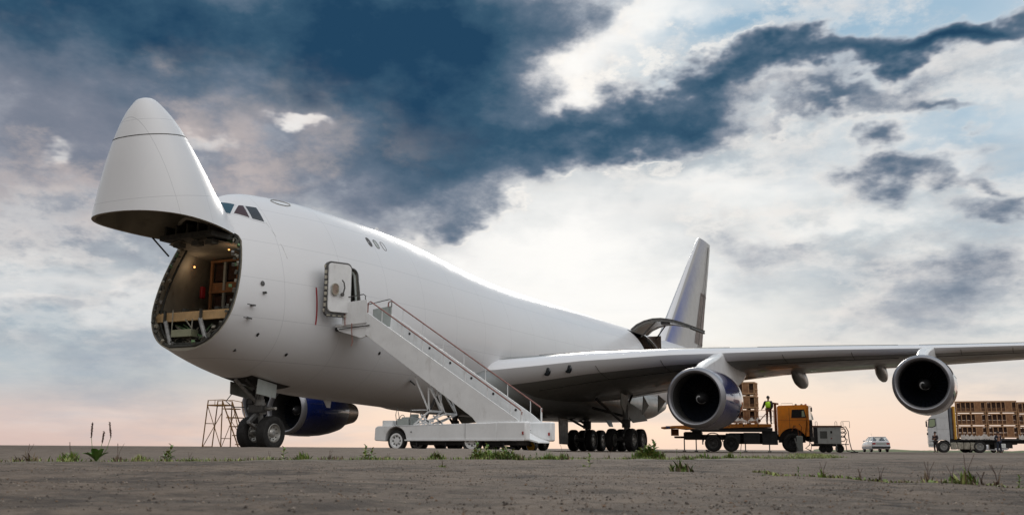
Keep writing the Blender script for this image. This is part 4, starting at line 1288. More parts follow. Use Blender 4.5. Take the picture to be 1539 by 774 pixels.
for k in range(3): mb.tube([(.1 - k * .1, 8.12, 2.2), (.16 - k * .12, 8.0, 1.8), (.12 - k * .1, 8.05, 1.3)], .015, 5, 1)
mb.tube([(-.5, 7.3, 2.0), (-.75, 7.3, 1.75), (-.7, 7.6, 1.55), (-.4, 7.9, 1.55)], .02, 6, 1)
ng = part(mb, 'nose_landing_gear', ['gear_metal', 'gear_dark', 'rim'], bevel=.008)
for x in (-.46, .46):
    w = make_wheel(.62, .44, par=ng); w.location = (x, 8.4, .62)
for x, p in ((.78, [(7.22, 2.52), (8.22, 2.36), (8.19, 1.86), (7.16, 1.98)]), (-.78, [(7.5, 2.48), (8.7, 2.33), (8.66, 1.86), (7.52, 2.02)])):
    mb = MB(); mb.prism([(x - .02, a_, b_) for a_, b_ in p], (.04, 0, 0), 0)
    mb.prism([(x - .035, a_ + (.06 if a_ < 7.8 else -.06), b_ + (-.05 if b_ > 2.2 else .05)) for a_, b_ in p], (.01, 0, 0), 1)
    sub(mb, 'gear_door', ['door_grey', 'nozzle'], ng, bevel=.01)
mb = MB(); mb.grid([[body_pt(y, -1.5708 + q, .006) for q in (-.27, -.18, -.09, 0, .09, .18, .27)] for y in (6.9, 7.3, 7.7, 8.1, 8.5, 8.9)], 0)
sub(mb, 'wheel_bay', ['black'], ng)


def main_gear(x, y, zt, brace, doors):
    mb = MB()
    mb.tube([(0, -.15, zt), (0, 0, 1.35)], .17, 12, 0); mb.tube([(0, 0, 1.45), (0, .02, .62)], .11, 12, 0)
    mb.tube([(0, 0, 1.75), (0, 0, 1.30)], .24, 12, 1)
    mb.beam((0, -.78, .66), (0, .82, .60), .22, .24, 1)
    for dy in (-.74, .74): mb.tube([(-.62, dy, .62), (.62, dy, .62)], .08, 8, 1)
    mb.beam((0, .12, 1.4), (0, .62, 1.1), .14, .08, 0); mb.beam((0, .62, 1.1), (0, .12, .74), .14, .08, 0)
    for a_, b_ in brace: mb.tube([a_, b_], .07, 8, 1)
    for k in range(4): mb.tube([(.12 - .08 * k, -.16, zt - .2), (.16 - .08 * k, -.22, 1.6), (.10 - .05 * k, -.12, .9)], .016, 5, 1)
    o = mb.build('main_landing_gear', ['gear_metal', 'gear_dark'], plane, 35, bevel=.008)
    o.location = Vector((x, y, 0)) - PR
    for dx_ in (-.56, .56):
        for dy in (-.74, .74):
            w = make_wheel(.62, .43, par=o); w.location = (dx_, dy, .62)
    for d in doors:
        mb = MB(); mb.prism(d[0], d[1], 0)
        sub(mb, 'gear_door', ['door_grey' if d[2] else 'gear_metal'], o, bevel=.01)
    return o


for sx in (1, -1):
    br = [((0, -.05, 1.4), (sx * -.6, -2.9, 2.75)), ((0, 0, 1.9), (sx * -1.9, -.3, 2.4)), ((0, .1, 2.4), (sx * -.2, 1.8, 3.3))]
    dr = [([(sx * .0 + .0, .1, 2.75), (0, 2.4, 2.35), (sx * .1, 3.2, 1.75), (sx * .05, .9, 1.58), (sx * .0, .2, 1.95)], (.05, 0, 0), 1),
          ([(sx * .5, -2.2, 3.1), (sx * .35, -.6, 2.95), (sx * .2, -.8, 2.05), (sx * .4, -1.9, 2.45)], (.05, 0, 0), 1),
          ([(sx * .9, .3, 3.05), (sx * .85, 1.3, 2.55), (sx * .8, .4, 2.0)], (.05, 0, 0), 1),
          ([(sx * 1.3, 1.7, 3.15), (sx * 1.3, 3.0, 2.85), (sx * 1.2, 1.9, 2.2)], (.05, 0, 0), 1)]
    main_gear(sx * 5.5, 31.95, 3.3, br, dr)
    br = [((0, -.05, 1.3), (0, -2.8, 1.85)), ((0, 0, 1.5), (sx * -.8, .3, 1.9))]
    dr = [([(sx * .0, -4.2, 1.85), (0, -2.95, 1.85), (0, -2.95, .36), (0, -4.1, .38)], (.06, 0, 0), 0),
          ([(sx * .75, 1.0, 1.85), (sx * .75, 1.9, 1.85), (sx * .95, 1.75, 1.45), (sx * .95, 1.15, 1.45)], (.05, 0, 0), 1)]
    main_gear(sx * 1.92, 34.9, 2.2, br, dr)

# ------------------------------------------------------------------ boarding stairs vehicle
st = empty('boarding_stairs', (8.0, 9.5, 0), 0, 'long white self-propelled boarding stairs leading up to the open entry door', 'boarding stairs')
YN, YF = 8.68, 10.32


def sp(mb, name, mats, smooth=35, bevel=0, label=None):
    o = mb.build(name, mats, st, smooth, bevel, world=True)
    if label: o['label'] = label
    return o


def arch(cx, cz, r, a0=180, a1=0, n=10):
    return [(cx + r * math.cos(math.radians(a0 + (a1 - a0) * k / n)), cz + r * math.sin(math.radians(a0 + (a1 - a0) * k / n))) for k in range(n + 1)]


mb = MB()
poly = [(4.88, .40), (4.92, .36), (5.33, .34)] + arch(5.76, .40, .43, 172, 8) + [(6.2, .36), (9.7, .36), (9.7, .97), (9.4, .95), (5.0, .86), (4.90, .80)]
mb.prism([(x, YN - .02, z) for x, z in poly], (0, YF - YN + .04, 0), 0)
body = sp(mb, 'chassis_body', ['stair_white'], smooth=40, bevel=.035)
mb = MB()
mb.b2((9.66, YN - .02, .37), (10.76, YN + .33, .985)); 
sp(mb, 'rear_fender', ['stair_white'], smooth=40, bevel=.05)
mb = MB()
mb.b2((9.66, YF - .33, .36), (11.05, YF + .02, 1.0))
sp(mb, 'rear_fender', ['stair_white'], smooth=40, bevel=.06)
mb = MB()
mb.beam((6.15, YN - .03, .385), (10.70, YN - .03, .40), .03, .05, 0)
mb.beam((8.52, YN - .024, .40), (8.52, YN - .024, .93), .012, .004, 1)
mb.box((10.66, YN - .035, .62), (.05, .03, .09), 2); mb.box((10.98, YF - .36, .60), (.06, .03, .10), 2); mb.box((6.4, YN - .03, .66), (.04, .02, .04), 1)
sub(mb, 'body_trim', ['white_paint', 'gear_dark', 'tail_red'], body)
mb = MB()
mb.b2((6.2, YN + .25, .22), (10.3, YF - .25, .40), 0)
for x in (6.55, 7.7, 9.9): mb.beam((x, YN + .1, .36), (x, YN + .1, .03), .05, .05, 0)
mb.b2((4.98, YN + .3, .86), (5.40, YF - .5, 1.06), 1)
mb.beam((9.0, 9.0, .28), (10.2, 9.0, .12), .1, .08, 0)
sp(mb, 'underframe', ['black_metal', 'stair_white'], bevel=.02)
for x, y in ((5.76, YN + .13), (5.76, YF - .13), (8.72, YN + .15), (8.72, YF - .15)):
    w = MB()
    w.lathe([(-.09, .21), (-.11, .27), (-.10, .34), (-.06, .365), (.06, .365), (.10, .34), (.11, .27), (.09, .21)], (0, 0, 0), (0, 1, 0), 32, 0)
    for s_ in (-1, 1): w.lathe([(s_ * .105, .285), (s_ * .108, .20), (s_ * .06, .18), (s_ * .05, .12), (s_ * .09, .10), (s_ * .095, 0)], (0, 0, 0), (0, 1, 0), 28, 1)
    for k in range(8):
        q = 2 * math.pi * k / 8; w.box((.15 * math.cos(q), -.062, .15 * math.sin(q)), (.05, .012, .05), 2, (0, q, 0))
    o = w.build('wheel', ['rubber', 'stair_white', 'gear_dark'], st); o.location = Vector((x, y, .36)) - st.location
mb = MB(); mb.lathe([(-.08, .17), (-.05, .19), (.05, .19), (.08, .17)], (10.3, YF - .25, .20), (0, 1, 0), 24, 1); mb.lathe([(-.09, .15), (-.1, .05), (-.1, 0)], (10.3, YF - .25, .20), (0, 1, 0), 24, 0)
mb.box((10.3, YF - .37, .22), (.1, .02, .06), 1)
sp(mb, 'support_wheel', ['yellow', 'black_metal'])
# flight of steps
mb = MB()
near = [(4.36, 4.89), (10.44, 1.04), (10.50, .90), (8.92, .93), (8.74, 1.13), (4.28, 4.10)]
mb.prism([(x, YN + .04, z) for x, z in near], (0, .05, 0), 0)
sp(mb, 'side_panel', ['stair_white'], bevel=.008)
mb = MB()
far = [(4.36, 5.02), (10.2, 1.28), (10.62, .95), (10.66, .55), (10.1, .55), (8.74, 1.13), (4.28, 4.10)]
mb.prism([(x, YF - .08, z) for x, z in far], (0, .05, 0), 0)
fp = sp(mb, 'side_panel', ['stair_white'], bevel=.008)
mb = MB()
for k in range(7):
    x = 5.2 + k * .88; z = 5.02 - (x - 4.36) * .641 - .24
    mb.lathe([(0, .045), (-.01, .045), (-.012, .0)], (x, YF - .085, z), (0, 1, 0), 12, 0)
mb.build_each('panel_hole', ['black_metal'], fp)
mb = MB()
N = 24
for k in range(N):
    t = (k + .5) / N; x = 4.45 + t * 5.85; z = 4.28 - (4.28 - .45) * t
    mb.b2((x - .14, YN + .1, z - .03), (x + .14, YF - .09, z), 0)
mb.prism([(4.36, YN + .1, 4.22), (8.8, YN + .1, 1.10), (8.82, YN + .1, 1.16), (4.36, YN + .1, 4.28)], (0, YF - YN - .2, 0), 1)
sp(mb, 'stair_treads', ['gear_metal', 'stair_white'])
mb = MB()
mb.prism([(10.2, YN + .36, .60), (10.72, YN + .36, .36), (11.02, YN + .36, .30), (11.0, YN + .36, .36), (10.7, YN + .36, .44), (10.25, YN + .36, .66)], (0, YF - YN - .72, 0), 0)
mb.b2((10.0, YN + .36, .42), (10.25, YF - .36, .60), 0)
mb.beam((10.15, YN + .9, .72), (10.5, YN + .9, .72), .03, .02, 1)
sp(mb, 'bottom_step', ['stair_white', 'gear_dark'], bevel=.015)
for Y, p0, p1, n, hook in ((YN + .06, (4.47, 5.28), (10.50, 1.38), 7, (4.36, 5.0)), (YF - .06, (4.35, 5.52), (10.50, 1.52), 7, (4.2, 5.42))):
    mb = MB()
    d = Vector((p1[0] - p0[0], 0, p1[1] - p0[1]))
    mb.tube([(hook[0], Y, hook[1] - .12), (hook[0] + .01, Y, p0[1] - .06), (p0[0], Y, p0[1]), (p1[0], Y, p1[1]), (p1[0] + .08, Y, p1[1] - .10), (p1[0] + .06, Y, p1[1] - .22)], .025, 8, 0)
    rl = sp(mb, 'handrail', ['rail_red'])
    mb = MB()
    for k in range(n):
        t = (k + .6) / n; x = p0[0] + d.x * t; z = p0[1] + d.z * t
        mb.tube([(x, Y, z - .01), (x, Y, z - .46)], .016, 6, 0)
    mb.tube([(p1[0] + .06, Y, p1[1] - .05), (p1[0] + .06, Y, p1[1] - .62)], .03, 6, 0)
    sub(mb, 'rail_posts', ['white_paint'], rl)
# top platform
mb = MB()
mb.b2((2.95, YN + .05, 4.42), (4.42, YF - .05, 4.52), 0)
mb.prism([(3.0, YN + .06, 4.40), (4.3, YN + .06, 4.40), (4.3, YN + .06, 4.02), (4.1, YN + .06, 3.98), (3.1, YN + .06, 4.28)], (0, .06, 0), 0)
mb.prism([(3.0, YF - .12, 4.40), (4.3, YF - .12, 4.40), (4.3, YF - .12, 4.02), (4.1, YF - .12, 3.98), (3.1, YF - .12, 4.28)], (0, .06, 0), 0)
mb.tube([(2.97, YN + .1, 4.36), (2.97, YF - .1, 4.36)], .08, 10, 1)
mb.tube([(3.15, YN, 4.33), (4.5, YN, 4.42)], .02, 6, 1)
sp(mb, 'top_platform', ['stair_white', 'rubber'], bevel=.008)
mb = MB()
mb.prism([(3.28, YN, 4.46), (4.36, YN, 4.52), (4.36, YN, 5.36), (3.30, YN, 5.30)], (0, .04, 0), 0)
gp = sp(mb, 'platform_guard', ['stair_white'], bevel=.006)
mb = MB(); mb.tube([(3.34, YN + .02, 5.25), (3.34, YN + .02, 5.42), (3.42, YN + .02, 5.49), (4.18, YN + .02, 5.56), (4.27, YN + .02, 5.50), (4.27, YN + .02, 5.3)], .018, 8, 0)
sub(mb, 'guard_rail', ['gear_dark'], gp)
mb = MB()
mb.prism([(3.45, YF, 4.50), (4.30, YF, 4.54), (4.30, YF, 5.34), (3.47, YF, 5.26)], (0, .04, 0), 0)
gp = sp(mb, 'platform_guard', ['door_grey'], bevel=.006)
mb = MB(); mb.tube([(3.0, YF + .02, 5.2), (3.02, YF + .02, 5.38), (3.1, YF + .02, 5.44), (4.2, YF + .02, 5.60), (4.30, YF + .02, 5.56), (4.30, YF + .02, 5.3)], .018, 8, 0)
sub(mb, 'guard_rail', ['gear_dark'], gp)
mb = MB()
mb.tube([(3.42, YN - .03, 4.86), (3.44, YN - .03, 4.45)], .018, 6, 0)
mb.tube([(3.74, YN - .03, 4.52), (3.75, YN - .03, 4.2), (3.80, YN - .03, 3.85), (3.76, YN - .03, 3.7)], .018, 6, 0)
sp(mb, 'hanging_strap', ['rail_red'])
# lifting frame
mb = MB()
for Y in (9.1, 9.9):
    for a_, b_ in (((6.22, 2.55), (6.82, 1.37)), ((6.78, 2.2), (6.82, 1.37)), ((6.80, 2.2), (7.45, 1.27)), ((7.18, 1.95), (7.45, 1.27)), ((6.82, 1.37), (6.22, .90)), ((7.45, 1.27), (6.55, .90)), ((6.5, 1.25), (6.95, .9)), ((7.1, 1.15), (6.3, .9))):
        mb.beam((a_[0], Y, a_[1]), (b_[0], Y, b_[1]), .045, .05, 0)
mb.tube([(6.5, 9.1, 1.05), (6.5, 9.9, 1.05)], .04, 8, 0); mb.tube([(7.45, 9.1, 1.27), (7.45, 9.9, 1.27)], .04, 8, 0); mb.tube([(6.82, 9.1, 1.37), (6.82, 9.9, 1.37)], .04, 8, 0)
mb.tube([(6.35, 9.5, .95), (6.85, 9.5, 1.9)], .05, 8, 1); mb.tube([(6.85, 9.5, 1.9), (7.0, 9.5, 2.35)], .03, 8, 0)
mb.tube([(5.95, 9.3, 1.42), (6.7, 9.3, 1.42)], .02, 6, 0)
sp(mb, 'lifting_frame', ['stair_white', 'gear_dark'])
mb = MB()
mb.b2((5.62, 9.2, .90), (6.02, 9.8, 1.18), 0); mb.b2((5.66, 9.7, 1.18), (5.98, 9.8, 1.30), 0)
mb.b2((5.6, 8.95, .87), (6.05, 9.1, 1.12), 0)
sp(mb, 'driver_seat', ['door_grey'], bevel=.03)
mb = MB()
mb.tube([(5.58, 9.0, .9), (5.52, 9.0, 1.25), (5.57, 9.0, 1.52), (5.66, 9.0, 1.2), (5.66, 9.0, .9)], .012, 6, 0)
mb.tube([(6.1, 9.0, .9), (6.12, 9.0, 1.2), (6.17, 9.0, 1.45)], .012, 6, 0)
mb.tube([(5.5, 9.6, .9), (5.38, 9.6, 1.12)], .015, 6, 0)
mb.tube([Vector((5.38 + .04 * math.sin(q), 9.6 + .16 * math.cos(q), 1.12 + .15 * math.sin(q))) for q in np.linspace(0, 2 * math.pi, 16, endpoint=False)], .012, 6, 0, closed=True)
sp(mb, 'control_levers', ['gear_dark'])

# ------------------------------------------------------------------ maintenance ladder by the nose wheels
ld = empty('maintenance_ladder', (-8.4, 15.6, 0), 0, 'rusty steel work platform with steps standing behind the nose wheels', 'ladder')
Y0, Y1 = -.32, .32
mb = MB()
for y in (Y0, Y1):
    mb.tube([(-1.18, y, 0), (-.98, y, 2.26)], .028, 6); mb.tube([(-.02, y, 0), (-.08, y, 2.26)], .028, 6)
    if y < 0: mb.tube([(-.98, y, 2.0), (-.02, y, .12)], .018, 6); mb.tube([(-1.15, y, .1), (-.06, y, 1.7)], .018, 6)
mb.tube([(-1.18, Y0, .12), (-1.18, Y1, .12)], .02, 6); mb.tube([(-.02, Y0, .5), (-.02, Y1, .5)], .02, 6); mb.tube([(-1.08, Y0, 1.2), (-1.08, Y1, 1.2)], .02, 6)
mb.build('frame', ['ladder_rust'], ld)
mb = MB()
mb.b2((-1.0, Y0 - .05, 2.02), (.0, Y1 + .05, 2.08)); 
for y in (Y0, Y1): mb.tube([(-1.0, y, 2.06), (-1.0, y, 2.28), (-.06, y, 2.30), (.55, y, 2.20)], .018, 6)
for x in (-.55, -.06): mb.tube([(x, Y0, 2.06), (x, Y0, 2.29)], .015, 6)
mb.build('platform', ['ladder_rust'], ld)
mb = MB()
for y in (Y0, Y1): mb.tube([(-.06, y, 2.2), (1.08, y, .06)], .03, 6); mb.tube([(.52, y, 2.20), (1.22, y, .35)], .022, 6)
for y in (Y0,): mb.tube([(0.0, y, .05), (.75, y, 1.7)], .016, 6); mb.tube([(.15, y, 1.75), (.9, y, .9)], .014, 6)
mb.build('stringer', ['ladder_rust'], ld)
for k in range(5):
    t = (k + .8) / 5.2; mb = MB(); mb.box((-.06 + 1.14 * t + .12, 0, 2.2 - 2.14 * t), (.46, .70, .045)); mb.build('step', ['ladder_rust'], ld)
for x in (-1.18, -.02):
    for y in (Y0, Y1): mb = MB(); mb.lathe([(-.03, .0), (-.03, .06), (.03, .06), (.03, 0)], (x, y, .06), (0, 1, 0), 12); mb.build('caster', ['rubber'], ld)

# ------------------------------------------------------------------ vehicles: local x runs along the side facing the viewer, y away from it
RZ = math.atan2(RIGHT.y, RIGHT.x)
TRZ = RZ - math.radians(13)
SRZ = RZ - math.radians(21)
TPOS = (4.35, 41.3, 0)
def ax(a, x, y): return Vector((math.cos(a) * x - math.sin(a) * y, math.sin(a) * x + math.cos(a) * y, 0))
mat('clear_glass', (.75, .82, .85), .03, alpha=.95)
mat('pale_window', (.30, .36, .22), .12, coat=1.0)  # pane with a yellow-green reflection painted into its base colour


def road_wheel(par, x, y, r=.5, w=.28, rimc='gear_dark', tyre='rubber', name='wheel'):
    mb = MB(); h = w / 2
    mb.lathe([(-h * .8, r * .6), (-h, r * .75), (-h * .9, r * .93), (-h * .6, r), (h * .6, r), (h * .9, r * .93), (h, r * .75), (h * .8, r * .6)], (0, 0, 0), (0, 1, 0), 30, 0)
    for s_ in (-1, 1): mb.lathe([(s_ * h * .8, r * .6), (s_ * h * .85, r * .55), (s_ * h * .4, r * .45), (s_ * h * .3, r * .2), (s_ * h * .9, r * .16), (s_ * h * .92, 0)], (0, 0, 0), (0, 1, 0), 24, 1)
    for k in range(8):
        q = 2 * math.pi * k / 8; mb.box((r * .33 * math.cos(q), -h * .45, r * .33 * math.sin(q)), (.04, .05, .04), 1)
    o = mb.build(name, [tyre, rimc], par); o.location = (x, y, r); return o


# --- orange flatbed truck
tr = empty('flatbed_truck', TPOS, TRZ, 'orange flatbed lorry with a raised deck standing behind the near engine', 'truck')
mb = MB()
cab = [(7.33, 1.30), (7.33, 2.80), (7.42, 2.88), (9.05, 2.93), (9.22, 2.86), (9.24, 2.0), (9.20, .98)] + [(8.95, .98)] + arch(8.2, .62, .86, 22, 158, 10) + [(7.36, 1.0)]
mb.prism([(x, .02, z) for x, z in cab], (0, 2.3, 0), 0)
cabo = mb.build('cab', ['orange'], tr, 35, bevel=.04)
mb = MB()
mb.prism([(x, -.005, z) for x, z in ((8.17, 2.12), (8.22, 2.62), (8.95, 2.64), (9.08, 2.14))], (0, .03, 0), 0)
mb.prism([(x, -.012, z) for x, z in ((8.80, 2.18), (8.82, 2.55), (8.92, 2.57), (9.0, 2.2))], (0, .01, 0), 1)
mat('window_dark', (.018, .016, .015), .35, spec=.25)
sub(mb, 'side_window', ['window_dark', 'pale_window'], cabo)
mb = MB(); mb.prism([(x, .12, z) for x, z in ((9.24, 2.02), (9.24, 2.80), (9.34, 2.78), (9.52, 2.02))], (0, 2.1, 0), 0)
sub(mb, 'windscreen', ['clear_glass'], cabo)
mb = MB()
mb.prism([(x, .05, z) for x, z in ((9.21, .8), (9.21, 1.98), (9.42, 1.96), (9.44, 1.0), (9.4, .75))], (0, 2.2, 0), 0)
mb.b2((9.3, -.02, .65), (9.5, 2.4, .95), 1)
sub(mb, 'front_grille', ['black_metal', 'gear_dark'], cabo, bevel=.02)
mb = MB()
for q in ((7.98, 1.62, .16, .03),): mb.box((q[0] + .35, -.0, q[1]), (q[2], .03, q[3]), 0)
for x in (8.05, 9.12): mb.beam((x, .012, 1.25), (x, .012, 2.75), .01, .012, 0)
mb.beam((7.36, .012, 1.98), (9.15, .012, 1.98), .012, .012, 1)
sub(mb, 'door_trim', ['black_metal', 'deck_orange'], cabo)
mb = MB(); mb.box((9.38, -.22, 2.62), (.10, .05, .26), 0); mb.tube([(9.2, .0, 2.86), (9.38, -.2, 2.80), (9.38, -.2, 2.5)], .02, 6, 0)
sub(mb, 'wing_mirror', ['black_metal'], cabo, bevel=.02)
for x in (8.5, 8.85, 9.1):
    mb = MB(); mb.lathe([(0, .07), (.07, .06), (.09, 0)], (x, .5, 2.92), (0, 0, 1), 12, 0); sub(mb, 'roof_beacon', ['tail_red' if x > 9 else 'black_metal'], cabo)
mb = MB(); mb.tube([(7.6, .3, 2.86), (7.6, .3, 3.02), (8.3, .3, 3.04), (8.3, .3, 2.88)], .012, 5); sub(mb, 'roof_rail', ['gear_dark'], cabo)
mb = MB()
mb.b2((1.5, .55, .75), (9.3, .75, 1.08), 0); mb.b2((1.5, 1.65, .75), (9.3, 1.85, 1.08), 0)
for x in (1.6, 3.3, 4.6, 6.0, 7.0): mb.b2((x, .5, .8), (x + .12, 1.9, 1.05), 0)
mb.b2((4.1, .1, .55), (5.0, .6, 1.15), 0); mb.b2((5.2, .08, .50), (6.2, .55, 1.2), 0); mb.b2((6.35, .12, .45), (7.3, .7, 1.3), 0)
mb.b2((1.5, .4, .85), (2.6, 2.0, 1.25), 0); mb.b2((.83, .6, .85), (1.6, 1.8, .97), 1)
mb.b2((4.3, 1.9, .5), (7.0, 2.35, 1.2), 0); mb.b2((7.4, .5, .6), (9.0, 1.9, 1.5), 0)
tr_ch = mb.build('chassis', ['black_metal', 'rust'], tr, bevel=.02)
for x, z0 in ((1.48, .0), (2.23, .0), (6.78, .0), (5.3, 0)):
    mb = MB(); mb.beam((x, .35, 1.2), (x, .35, .08), .07, .07, 0); mb.box((x, .35, .04), (.22, .22, .06), 0); mb.build('outrigger_leg', ['black_metal' if x < 5 else 'door_grey'], tr)
mb = MB()
mb.prism([(x, -.05, z) for x, z in ((.05, 1.44), (.05, 1.54), (.8, 1.62), (1.9, 1.66), (4.0, 1.74), (6.95, 1.74), (6.95, 1.56), (1.5, 1.40), (.9, 1.48))], (0, 2.5, 0), 0)
mb.b2((1.9, .02, 1.28), (7.0, .1, 1.50), 1); mb.b2((1.9, 2.3, 1.28), (7.0, 2.38, 1.50), 1)
mb.b2((.65, .3, 1.0), (1.12, .8, 1.42), 2); mb.b2((0.35, -.07, 1.46), (.62, -.04, 1.6), 3)
for x in (2.5, 3.4, 4.3, 5.2, 6.1): mb.b2((x, -.06, 1.58), (x + .05, -.05, 1.72), 1)
deck = mb.build('flatbed', ['deck_orange', 'black_metal', 'rust', 'blue_cowl'], tr, bevel=.01)
mb = MB()
for x in (3.9, 4.7, 5.35, 6.05, 6.72, 7.1): mb.tube([(x, .02, 1.74), (x, .02, 2.58)], .016, 6)
for z in (2.58, 2.2): mb.tube([(3.9, .02, z), (7.1, .02, z)], .016, 6)
mb.tube([(7.1, .02, 2.58), (7.1, 2.3, 2.58)], .016, 6)
mb.tube([(6.2, .2, 1.9), (6.75, .2, 2.5)], .03, 6); mb.box((6.22, .2, 1.95), (.16, .12, .16))
sub(mb, 'deck_railing', ['rust'], deck)
mb = MB(); mb.beam((7.22, .35, 1.2), (7.22, .35, 3.0), .16, .16, 0); mb.box((7.26, .35, 3.02), (.36, .3, .10), 0, (0, .15, 0))
mb.build('air_intake', ['rust'], tr, bevel=.02)
for x, r, rc in ((3.3, .52, 'gear_dark'), (8.2, .58, 'black_metal')):
    for y in (.18, 2.1): road_wheel(tr, x, y, r, .32, rc)
for y in (.18, 2.1): road_wheel(tr, 4.42, y, .50, .30, 'black_metal')
mb = MB()
mb.tube([(3.3 + .62 * math.cos(q), .05, .55 + .62 * math.sin(q)) for q in np.linspace(.1, 3.04, 12)], .035, 6)
mb.grid([[(3.3 + .64 * math.cos(q), y, .55 + .64 * math.sin(q)) for q in np.linspace(.1, 3.04, 12)] for y in (.0, .5)], 0)
mb.b2((2.62, .0, .45), (2.68, .5, .8), 0)
mb.build('mudguard', ['black_metal'], tr)
mb = MB(); mb.tube([(5.0, .3, .1), (5.05, .3, .5)], .02); mb.tube([(9.3, .3, .9), (9.2, .2, .45), (8.95, .2, .25), (9.3, .25, .1)], .03, 6); mb.tube([(9.0, .3, .8), (9.35, .2, .5), (9.25, .3, .05)], .02, 6)
mb.box((2.95, .1, .05), (.26, .2, .10), 0, (0, .4, 0))
mb.build('air_hose', ['black_metal'], tr)


# --- crates
def make_crate(w, d, h, posts, panels, name='wooden_crate', dark=True):
    """an open slatted crate on skids with cartons inside"""
    c = empty(name, (0, 0, 0))
    mb = MB(); t = .07
    for x in posts:
        for y in (0, d): mb.b2((x * w - t / 2 if 0 < x < 1 else (0 if x == 0 else w - t), y - .025, .1), (x * w + t / 2 if 0 < x < 1 else (t if x == 0 else w), y + .025, h), 0)
    for z0, z1 in ((.10, .19), (h - .09, h), (h * .5 - .03, h * .5 + .03)):
        for y in (0, d):
            if z0 < h * .3 or z0 > h * .8: mb.b2((0, y - .04, z0), (w, y - .02, z1), 0)
        for x in (.0, w): mb.b2((x - .02, 0, z0), (x + .02, d, z1), 0)
    for y in (.25, .5, .75): 
        for x in (0, w): mb.b2((x - .025, d * y - .03, .1), (x + .025, d * y + .03, h), 0)
    for k in range(5): mb.b2((0, d * k / 4.0 - .04 if k else 0, h - .03), (w, d * k / 4 + .04, h), 0)
    mb.build('frame', ['wood_pale'], c)
    mb = MB()
    for x in (.02, w * .48, w - .10): mb.b2((x, 0, 0), (x + .09, d, .10), 0)
    mb.build_each('skid', ['wood_pale'], c)
    mb = MB(); rnd = random.Random(int(w * 100))
    n = max(1, round(w / .42))
    for k in range(n):
        x0 = .05 + (w - .1) * k / n; x1 = .05 + (w - .1) * (k + 1) / n
        mb.b2((x0 + .01, .07, .2), (x1 - .01, d - .07, h * .46), 0)
        mb.b2((x0 + .01, .10, h * .50), (x1 - .01, d - .1, h * (.84 + .06 * rnd.random())), 1)
    mb.build('carton_load', ['carton', 'carton_dark'], c)
    mb = MB()
    for x0, x1 in panels: mb.b2((x0 * w, -.03, .14), (x1 * w, -.015, h * .90), 0)
    if panels: mb.build('board_panel', ['wood'], c)
    return c


c0 = make_crate(1.12, 1.3, .88, (0, .33, .66, 1), ((.36, .62),))
pos = [(3.72, 0), (4.90, 1)]
tiers = ['lowest', 'middle', 'topmost']
first = True
for col, (x, k) in enumerate(pos):
    for t in range(3):
        c = c0 if first else copy_tree(c0); first = False
        c.location = Vector(TPOS) + ax(TRZ, x + (.0 if t != 1 else .02), .55) + Vector((0, 0, 1.755 + t * .885))
        c.rotation_euler = (0, 0, TRZ - math.radians(9 if col else 2))
        c['category'] = 'crate'; c['group'] = 'crates stacked on the orange lorry'
        c['label'] = ['%s wooden crate of the stack half hidden behind the blue engine', '%s wooden crate of the stack nearest the man in the yellow vest'][col] % tiers[t]
mb = MB(); rnd = random.Random(9)
rows = []
for k in range(26):
    x = 3.5 + 2.75 * k / 25
    rows.append([Vector((x, .35 + .1 * rnd.random(), 1.80)), Vector((x, .32 + .12 * rnd.random(), 1.9 + .1 * rnd.random())), Vector((x, .5, 2.02 + .16 * rnd.random())), Vector((x, .62, 1.85))])
mb.grid(rows, 0)
pw = mb.build('plastic_sheet', ['plastic_wrap']); pw.location = TPOS; pw.rotation_euler = (0, 0, TRZ)
tag(pw, 'crumpled pale plastic sheet round the foot of the crates on the orange lorry', 'plastic sheet')

# --- ground power unit
gp = empty('ground_power_unit', (13.1, 43.6, 0), RZ - .28, 'white box generator on wheels with coiled black hoses beside the orange lorry', 'generator')
mb = MB(); mb.b2((.42, .0, .52), (2.05, 1.6, 1.56), 0)
cas = mb.build('casing', ['gpu_white'], gp, bevel=.03)
mb = MB(); mb.b2((.42, -.006, .55), (.66, -.001, 1.52), 0); sub(mb, 'end_panel', ['black_metal'], cas)
mb = MB(); mb.b2((.80, -.012, .86), (1.22, -.002, 1.30), 0)
for k in range(8): mb.b2((.81, -.025, .89 + k * .052), (1.21, -.012, .91 + k * .052), 1)
sub(mb, 'vent_grille', ['gear_dark', 'door_grey'], cas)
mb = MB(); mb.box((1.47, -.015, 1.24), (.10, .03, .14), 0); mb.box((1.47, -.015, .86), (.07, .03, .07), 1); sub(mb, 'control_switch', ['black', 'red_paint'], cas)
mb = MB(); mb.b2((.10, -.03, 1.56), (2.12, 1.65, 1.64), 0); sub(mb, 'roof_rim', ['rust'], cas)
mb = MB()
for x in (.12, .55, 1.72, 2.08): mb.tube([(x, .1, 1.62), (x, .1, 1.84), (x + .06, .1, 1.92), (x + .12, .1, 1.84), (x + .12, .1, 1.62)], .016, 6)
mb.tube([(2.2, .1, 1.9), (2.58, .1, 1.9), (2.58, .1, 1.55), (2.56, .1, 1.5)], .016, 6)
mb.build('lifting_eye', ['gear_metal'], gp)
mb = MB(); mb.b2((.25, .1, .38), (2.1, 1.5, .52), 0); mb.beam((2.0, .5, .5), (2.5, .5, .5), .05, .05, 0); mb.beam((1.75, .02, .5), (1.75, .02, .12), .14, .03, 1)
mb.build('trailer_frame', ['black_metal', 'gpu_white'], gp, bevel=.02)
for x in (.95, 1.3, 1.95):
    for y in (.15, 1.4): road_wheel(gp, x, y, .24, .2, 'black_metal')
mb = MB()
